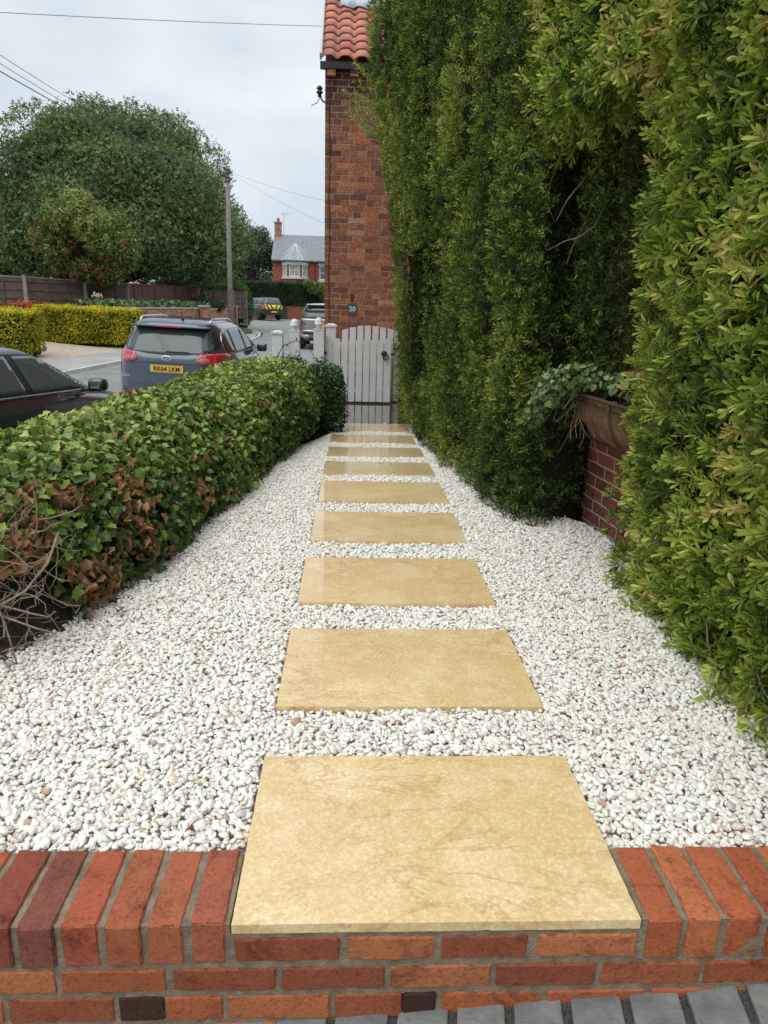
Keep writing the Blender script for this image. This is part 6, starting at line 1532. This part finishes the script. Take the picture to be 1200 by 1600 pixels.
gut = MB(); gut.box(HX0 - .05, HX1, 75.28, 75.40, HE - .12, HE - .025); place(gut.build('gutter', M['black_iron']), h); dpp = MB(); dpp.tube([(-3.95, 75.5, .5), (-3.95, 75.5, HE - .1)], .045, 8); place(dpp.build('downpipe', M['black_iron']), h)
# bay: canted walls, three sashes, leaded roof
BX0, BX1, BY = -7.22, -4.68, 74.75
by = MB(); ring_ = [(BX0, 75.6), (BX0 + .55, BY), (BX1 - .55, BY), (BX1, 75.6)]
def prism(b, pts2, z0, z1):
    k = len(pts2); o_ = len(b.v); b.v += [(x, y, z0) for x, y in pts2] + [(x, y, z1) for x, y in pts2]; b.f += [tuple(o_ + i for i in range(k))[::-1], tuple(o_ + k + i for i in range(k))] + [(o_ + i, o_ + (i + 1) % k, o_ + (i + 1) % k + k, o_ + i + k) for i in range(k)]
prism(by, ring_, 0, 3.72); bay = place(by.build('bay', M['brick_far']), h)
sl = MB(); prism(sl, [(BX0 - .1, 75.59), (BX0 + .5, BY - .12), (BX1 - .5, BY - .12), (BX1 + .1, 75.59)], 3.722, 3.92); place(sl.build('bay_sill', M['stone_sill']), h)
li = MB(); prism(li, [(BX0 - .08, 75.59), (BX0 + .52, BY - .1), (BX1 - .52, BY - .1), (BX1 + .08, 75.59)], 5.05, 5.36); place(li.build('bay_lintel', M['white_frame']), h)
cp_ = MB(); prism(cp_, [(BX0 + .03, 75.59), (BX0 + .58, BY + .05), (BX0 + .72, BY + .05), (BX0 + .3, 75.59)], 3.922, 5.048); prism(cp_, [(BX1 - .3, 75.59), (BX1 - .72, BY + .05), (BX1 - .58, BY + .05), (BX1 - .03, 75.59)], 3.922, 5.048); place(cp_.build('bay_mullions', M['brick_far']), h)
window(h, BX0 + .74, BX1 - .74, 3.925, 5.045, BY + .02, M['white_frame'], M['curtain_glass'], 1, 1, fw_=.09, dep=.1)
def angled(pA, pB):
    d = Vector((pB[0] - pA[0], pB[1] - pA[1], 0)); mt = Matrix.Translation((pA[0], pA[1], 0)) @ Matrix.Rotation(math.atan2(d.y, d.x), 4, 'Z'); window(h, .12, d.length - .12, 3.925, 5.045, -.02, M['white_frame'], M['curtain_glass'], 0, 1, mt, .07, .08)
angled((BX0 - .02, 75.55), (BX0 + .55, BY - .02)); angled((BX1 - .55, BY - .02), (BX1 + .02, 75.55))
br_ = MB(); ax_ = ((BX0 + BX1) / 2, 76.6, 7.15); rg = [(BX0 - .45, 75.7), (BX0 + .35, BY - .35), ((BX0 + BX1) / 2 - .45, BY - .42), ((BX0 + BX1) / 2 + .45, BY - .42), (BX1 - .35, BY - .35), (BX1 + .45, 75.7)]
for i in range(5): br_.add([(rg[i][0], rg[i][1], 5.44), (rg[i + 1][0], rg[i + 1][1], 5.44), ax_], [(0, 1, 2)])
br_.add([(x, y, 5.435) for x, y in rg], [tuple(range(6))[::-1]]); place(br_.build('bay_roof', mat('bay_slate', (.20, .21, .22), .6, 4, (.30, .31, .33))), h)
hp = MB()
for x, y in rg[:6]: hp.tube([(x, y, 5.46), (ax_[0], ax_[1], ax_[2] + .02)], .05, 6)
place(hp.build('roof_hips', M['lead']), h)
window(h, HX0 + 4.625, HX0 + 5.545, 3.725, 5.045, 75.66, M['white_frame'], M['glass'], 0, 1, fw_=.09, dep=.1)
s_ = MB(); s_.box(HX0 + 4.5, HX0 + 5.67, 75.50, 75.598, 3.52, 3.72); place(s_.build('sill', M['stone_sill']), h); s_ = MB(); s_.box(HX0 + 4.5, HX0 + 5.67, 75.54, 75.598, 5.055, 5.36); place(s_.build('lintel', M['white_frame']), h)
bush('wall_climber', [((-5.1, 74.4, 3.25), (.7, .2, .35)), ((-4.4, 74.9, 3.2), (.5, .2, .4))], 900, .13, PAL_DG, 'dark climber below the bay window of the distant house', 'plant')

# ---- house at the far left -----------------------------------------------------------
h2 = empty('tiled_house', (-20, 40, 0)); tag(h2, 'red tiled house just showing at the left edge behind the trees', 'house')
wall_obj('front_wall', mat('dark_brick_far', (.12, .07, .055), .9, 5, (.17, .10, .07)), (-24, 38.6), (-17.15, 38.6), 0, 3.42, .3, h2, holes=[(6.25, 6.72, 2.35, 3.12), (3.0, 3.9, 2.2, 3.1)])
window(h2, -17.745, -17.285, 2.355, 3.115, 38.64, M['white_frame'], M['curtain_glass'], 1, 1, fw_=.06, dep=.1)
window(h2, -20.99, -20.11, 2.205, 3.095, 38.64, M['white_frame'], M['curtain_glass'], 2, 1, fw_=.06, dep=.1)
wall_obj('end_wall', bpy.data.materials['dark_brick_far'], (-17.15, 38.905), (-17.15, 43), 0, 3.42, .3, h2)
r_ = MB(); r_.add([(-24.2, 38.3, 3.34), (-16.95, 38.3, 3.34), (-18.6, 40.8, 5.4), (-24.2, 40.8, 5.4), (-16.95, 43.3, 3.34), (-24.2, 43.3, 3.34)], [(0, 1, 2, 3), (1, 4, 2), (4, 5, 3, 2), (0, 5, 4, 1)]); place(r_.build('roof', M['far_tile']), h2)
cm = MB(); cm.box(-18.6, -18.1, 40.5, 41, 4.9, 6.1, bev=.02); place(cm.build('chimney', M['brick_low']), h2)

# ---- trees --------------------------------------------------------------------------
def tree(name, base, H, crown, trunk_r, n, size, palette, label, m='leaf_far', lump=14, seed=1, tmpl=None, low=False, droop=0.0):
    """crown: centre, radii.  Sub-clumps on the crown shell carry the leaves"""
    e = empty(name, base); tag(e, label, 'tree'); c, r_ = np.array(crown[0], float), np.array(crown[1], float)
    rg_ = np.random.default_rng(seed)
    U = norm(rg_.normal(0, 1, (lump, 3))); U[:, 2] = U[:, 2] if low else np.abs(U[:, 2]) * 1.0 - .35 * rg_.random(lump); U = norm(U)
    ctr = c + U * r_ * rg_.uniform(.55, .86, (lump, 1)); cr = rg_.uniform(.20, .36, lump) * r_.mean()
    w_ = cr ** 2 / np.sum(cr ** 2); P = []; Nn = []; T_ = []
    for i in range(lump):
        k = int(n * w_[i]); V = norm(rg_.normal(0, 1, (k, 3))); rad = cr[i] * (1 + .35 * np.array([noise.noise(Vector((v[0] * 2.3 + i, v[1] * 2.3, v[2] * 2.3))) for v in V])) * rg_.uniform(.62, 1.05, k) ** .5
        p = ctr[i] + V * rad[:, None] * np.array([1, 1, .8]); P.append(p); Nn.append(V); T_.append(np.full(k, rg_.normal(0, .08)))
    P = np.concatenate(P); Nn = norm(np.concatenate(Nn) + [0, 0, .2]); T_ = np.concatenate(T_)
    if droop: P[:, 2] -= rg_.random(len(P)) ** 2 * droop
    k = len(P); t = np.clip(.42 + T_ + .22 * nz3(P, .35, seed) + .18 * nz3(P, 1.2, seed + 5) + rg_.normal(0, .14, k), 0, 1)
    place(leaf_obj('crown', tmpl or tmpl_clump(), P, norm(rand_unit(k) + [0, 0, -.3 if droop else 0]), norm(Nn + rng.normal(0, .55, (k, 3))), size * rg_.uniform(.5, 1.25, k), palette(t), M[m]), e)
    b = MB(); bx_, by_, bz_ = base; top = Vector((c[0], c[1], c[2]))
    b.tube([(bx_, by_, bz_ - .2), (bx_ + .05, by_, bz_ + (c[2] - bz_) * .35), tuple(top * .5 + Vector((bx_, by_, c[2])) * .5 - Vector((0, 0, r_[2] * .3))), (c[0], c[1], c[2] + r_[2] * .3)], [trunk_r, trunk_r * .8, trunk_r * .6, trunk_r * .2], 10)
    tk = place(b.build('trunk', M['bark'], None, True), e)
    b2 = MB()
    for i in range(0, lump):
        s0 = Vector((c[0], c[1], bz_ + (c[2] - bz_) * rg_.uniform(.3, .9))); q = Vector(ctr[i]); md_ = (s0 + q) / 2 + Vector(rg_.normal(0, .12, 3)) * float(r_.mean()) * .4
        b2.tube([s0, md_, q], [trunk_r * .35, trunk_r * .22, trunk_r * .08], 6)
    place(b2.build('limbs', M['bark'], None, True), e)
    return e
PAL_T1 = pal([(0, (.07, .105, .040)), (.4, (.14, .195, .072)), (.75, (.22, .29, .105)), (1, (.31, .38, .15))])
tree('large_tree', (-12.6, 40, .4), 10, ((-12.7, 40.5, 4.5), (6.6, 6.0, 6.4)), .45, 230000, .165, PAL_T1, 'huge domed dark green tree filling the left sky behind the fences', lump=130, seed=4)
PAL_T2 = pal([(0, (.08, .105, .03)), (.4, (.17, .21, .055)), (.75, (.27, .31, .09)), (1, (.38, .39, .14))])
rw = tree('rowan_tree', (-10.7, 31.6, .4), 5, ((-10.75, 31.2, 3.45), (2.05, 1.6, 1.85)), .05, 26000, .17, PAL_T2, 'small rowan tree with clusters of orange red berries over the fence', lump=70, seed=9, low=True, tmpl=tmpl_lance(.2))
for nm_ in ('trunk', 'limbs'):
    pass
n = 46; U = norm(rng.normal(0, 1, (n, 3)) + [0, -.9, -.35]); C_ = np.array([-10.75, 31.2, 3.45]) + U * np.array([2.0, 1.65, 1.7]) * rng.uniform(.98, 1.12, (n, 1)); k = 16
Q = (C_[:, None, :] + rng.normal(0, 1, (n, k, 3)) * np.array([.075, .06, .04])).reshape(-1, 3); m_ = len(Q)
place(leaf_obj('berries', OCT, Q, rand_unit(m_), rand_unit(m_), rng.uniform(.015, .030, m_), pal([(0, (.26, .06, .035)), (1, (.42, .12, .06))])(rng.random(m_)), M['leaf_far']), rw)['kind'] = 'stuff'
PAL_T3 = pal([(0, (.05, .075, .045)), (.5, (.10, .14, .08)), (1, (.18, .22, .13))])
tree('birch_tree', (-10.6, 80, 1), 9, ((-10.7, 80.5, 5.8), (2.6, 2.2, 3.7)), .14, 13000, .26, PAL_T3, 'airy grey green weeping tree left of the distant house', lump=42, seed=12, droop=1.4, tmpl=tmpl_lance(.25))
tree('birch_tree', (-13.0, 84, 1), 9, ((-13.2, 84.5, 5.0), (2.1, 2.2, 3.4)), .14, 8000, .26, PAL_T3, 'airy grey green tree between the utility pole and the weeping tree', lump=30, seed=15, droop=1.4, tmpl=tmpl_lance(.25))
tree('dark_tree', (-22.0, 46, .5), 7, ((-20.8, 46, 3.8), (2.0, 1.8, 2.6)), .2, 7000, .26, PAL_DG, 'dark evergreen tree beside the red tiled house at the left', lump=26, seed=21)
bush('garden_shrub', [((-15.9, 33.5, 2.2), (1.35, .8, .75))], 1900, .14, PAL_G, 'light green shrub above the fence at the left edge under the tiled house', 'shrub')
# far tree line closing the view
fl = []
for i, (x, y, r0, z) in enumerate([(-24, 120, 6, 3.2), (-15, 125, 5, 2.8), (-9, 118, 4.5, 2.8), (-36, 110, 8, 5), (-48, 100, 8, 5), (-62, 95, 9, 5), (4, 110, 6, 4), (16, 105, 7, 4)]):
    tree('distant_tree', (x, y, .3), 8, ((x, y, z + .8), (r0, r0 * .7, z)), .3, 2600, .8, PAL_T3 if i < 3 else PAL_T1, ['far tree rising behind the street lamp', 'far tree seen low between the pole and conifer', 'far tree low behind the conifer top', 'distant tree beyond the tiled house', 'distant tree out to the left', 'leftmost of the distant trees beyond everything', 'distant tree hidden straight behind the cottage', 'rightmost of the distant trees beyond the houses'][i], lump=16, seed=40 + i)

# ---- utility pole, street lamp, wires -------------------------------------------------
up_ = empty('utility_pole', (-5.64, 34.0, -.1)); tag(up_, 'tall grey timber utility pole carrying overhead wires', 'pole')
M['pole_wood'] = mat('pole_wood', (.17, .155, .135), .85, 6, (.25, .235, .21), .5, 20)
b = MB(); b.tube([(-5.62, 43.0 - 9, -.5), (-5.60, 34.0, 3), (-5.55, 34.0, 6.95)], [.125, .11, .09], 14); place(b.build('shaft', M['pole_wood'], None, True), up_)
b = MB()
for k in range(4):
    z = 6.35 + k * .15; b.tube([(-5.67, 33.9, z), (-5.43, 33.9, z)], .025, 8); b.lathe([(0, 0), (.04, 0), (.05, .03), (.035, .06), (.05, .08), (0, .1)], 10, Matrix.Translation((-5.68 if k % 2 else -5.42, 33.9, z + .01)))
place(b.build('insulators', M['black_iron']), up_)
sl_ = empty('street_lamp', (-9.45, 50, .3)); tag(sl_, 'thin grey street lamp in front of the dark tree', 'street lamp')
b = MB(); b.tube([(-9.45, 50, 0), (-9.45, 50, 3.9)], .055, 8); place(b.build('column', M['grey_pipe']), sl_); b = MB(); b.box(-9.55, -9.0, 49.9, 50.1, 3.9, 4.02, bev=.03); place(b.build('lantern', M['cap_stone']), sl_)
def wire(a, b_, sag, lb, r0=.007, grp='overhead wires'):
    a, b_ = Vector(a), Vector(b_); b = MB(); b.tube([a.lerp(b_, t) - Vector((0, 0, sag * 4 * t * (1 - t))) for t in np.linspace(0, 1, 25)], r0, 5)
    o = b.build('overhead_wire', M['wire']); tag(o, lb, 'wire', grp)
M['wire'] = mat('wire_sheath', (.10, .105, .115), .6)
def ext(a, b_, t): return tuple(np.array(b_) + (np.array(a) - np.array(b_)) * t)
wire(ext((-3.84, 9.0, 4.24), (-.51, 11.58, 5.06), 1.6), (-.51, 11.58, 5.06), .03, 'single dark wire crossing the upper sky to the cottage roof corner', .0035)
PW = (-5.55, 33.9, 6.78)
for (a, sg_, r0, lb) in (((-4.35, 10.0, 4.08), .42, .007, 'heaviest and lowest of the wires running from the pole to the upper left'), ((-4.30, 10.0, 4.23), .40, .004, 'thin wire running from the pole to the upper left, topmost of three'), ((-4.32, 10.0, 4.16), .44, .004, 'thin wire running from the pole to the upper left, middle of three')):
    wire(ext(a, PW, 1.12), PW, sg_, lb, r0)
wire(PW, ext(PW, (-.92, 22, 4.2), -.12), .12, 'faint wire from the pole to the right towards the cottage, upper of the pair', .004)
wire(PW, ext(PW, (-.92, 22, 3.6), -.12), .12, 'faint wire from the pole to the right towards the cottage, lower of the pair', .004)
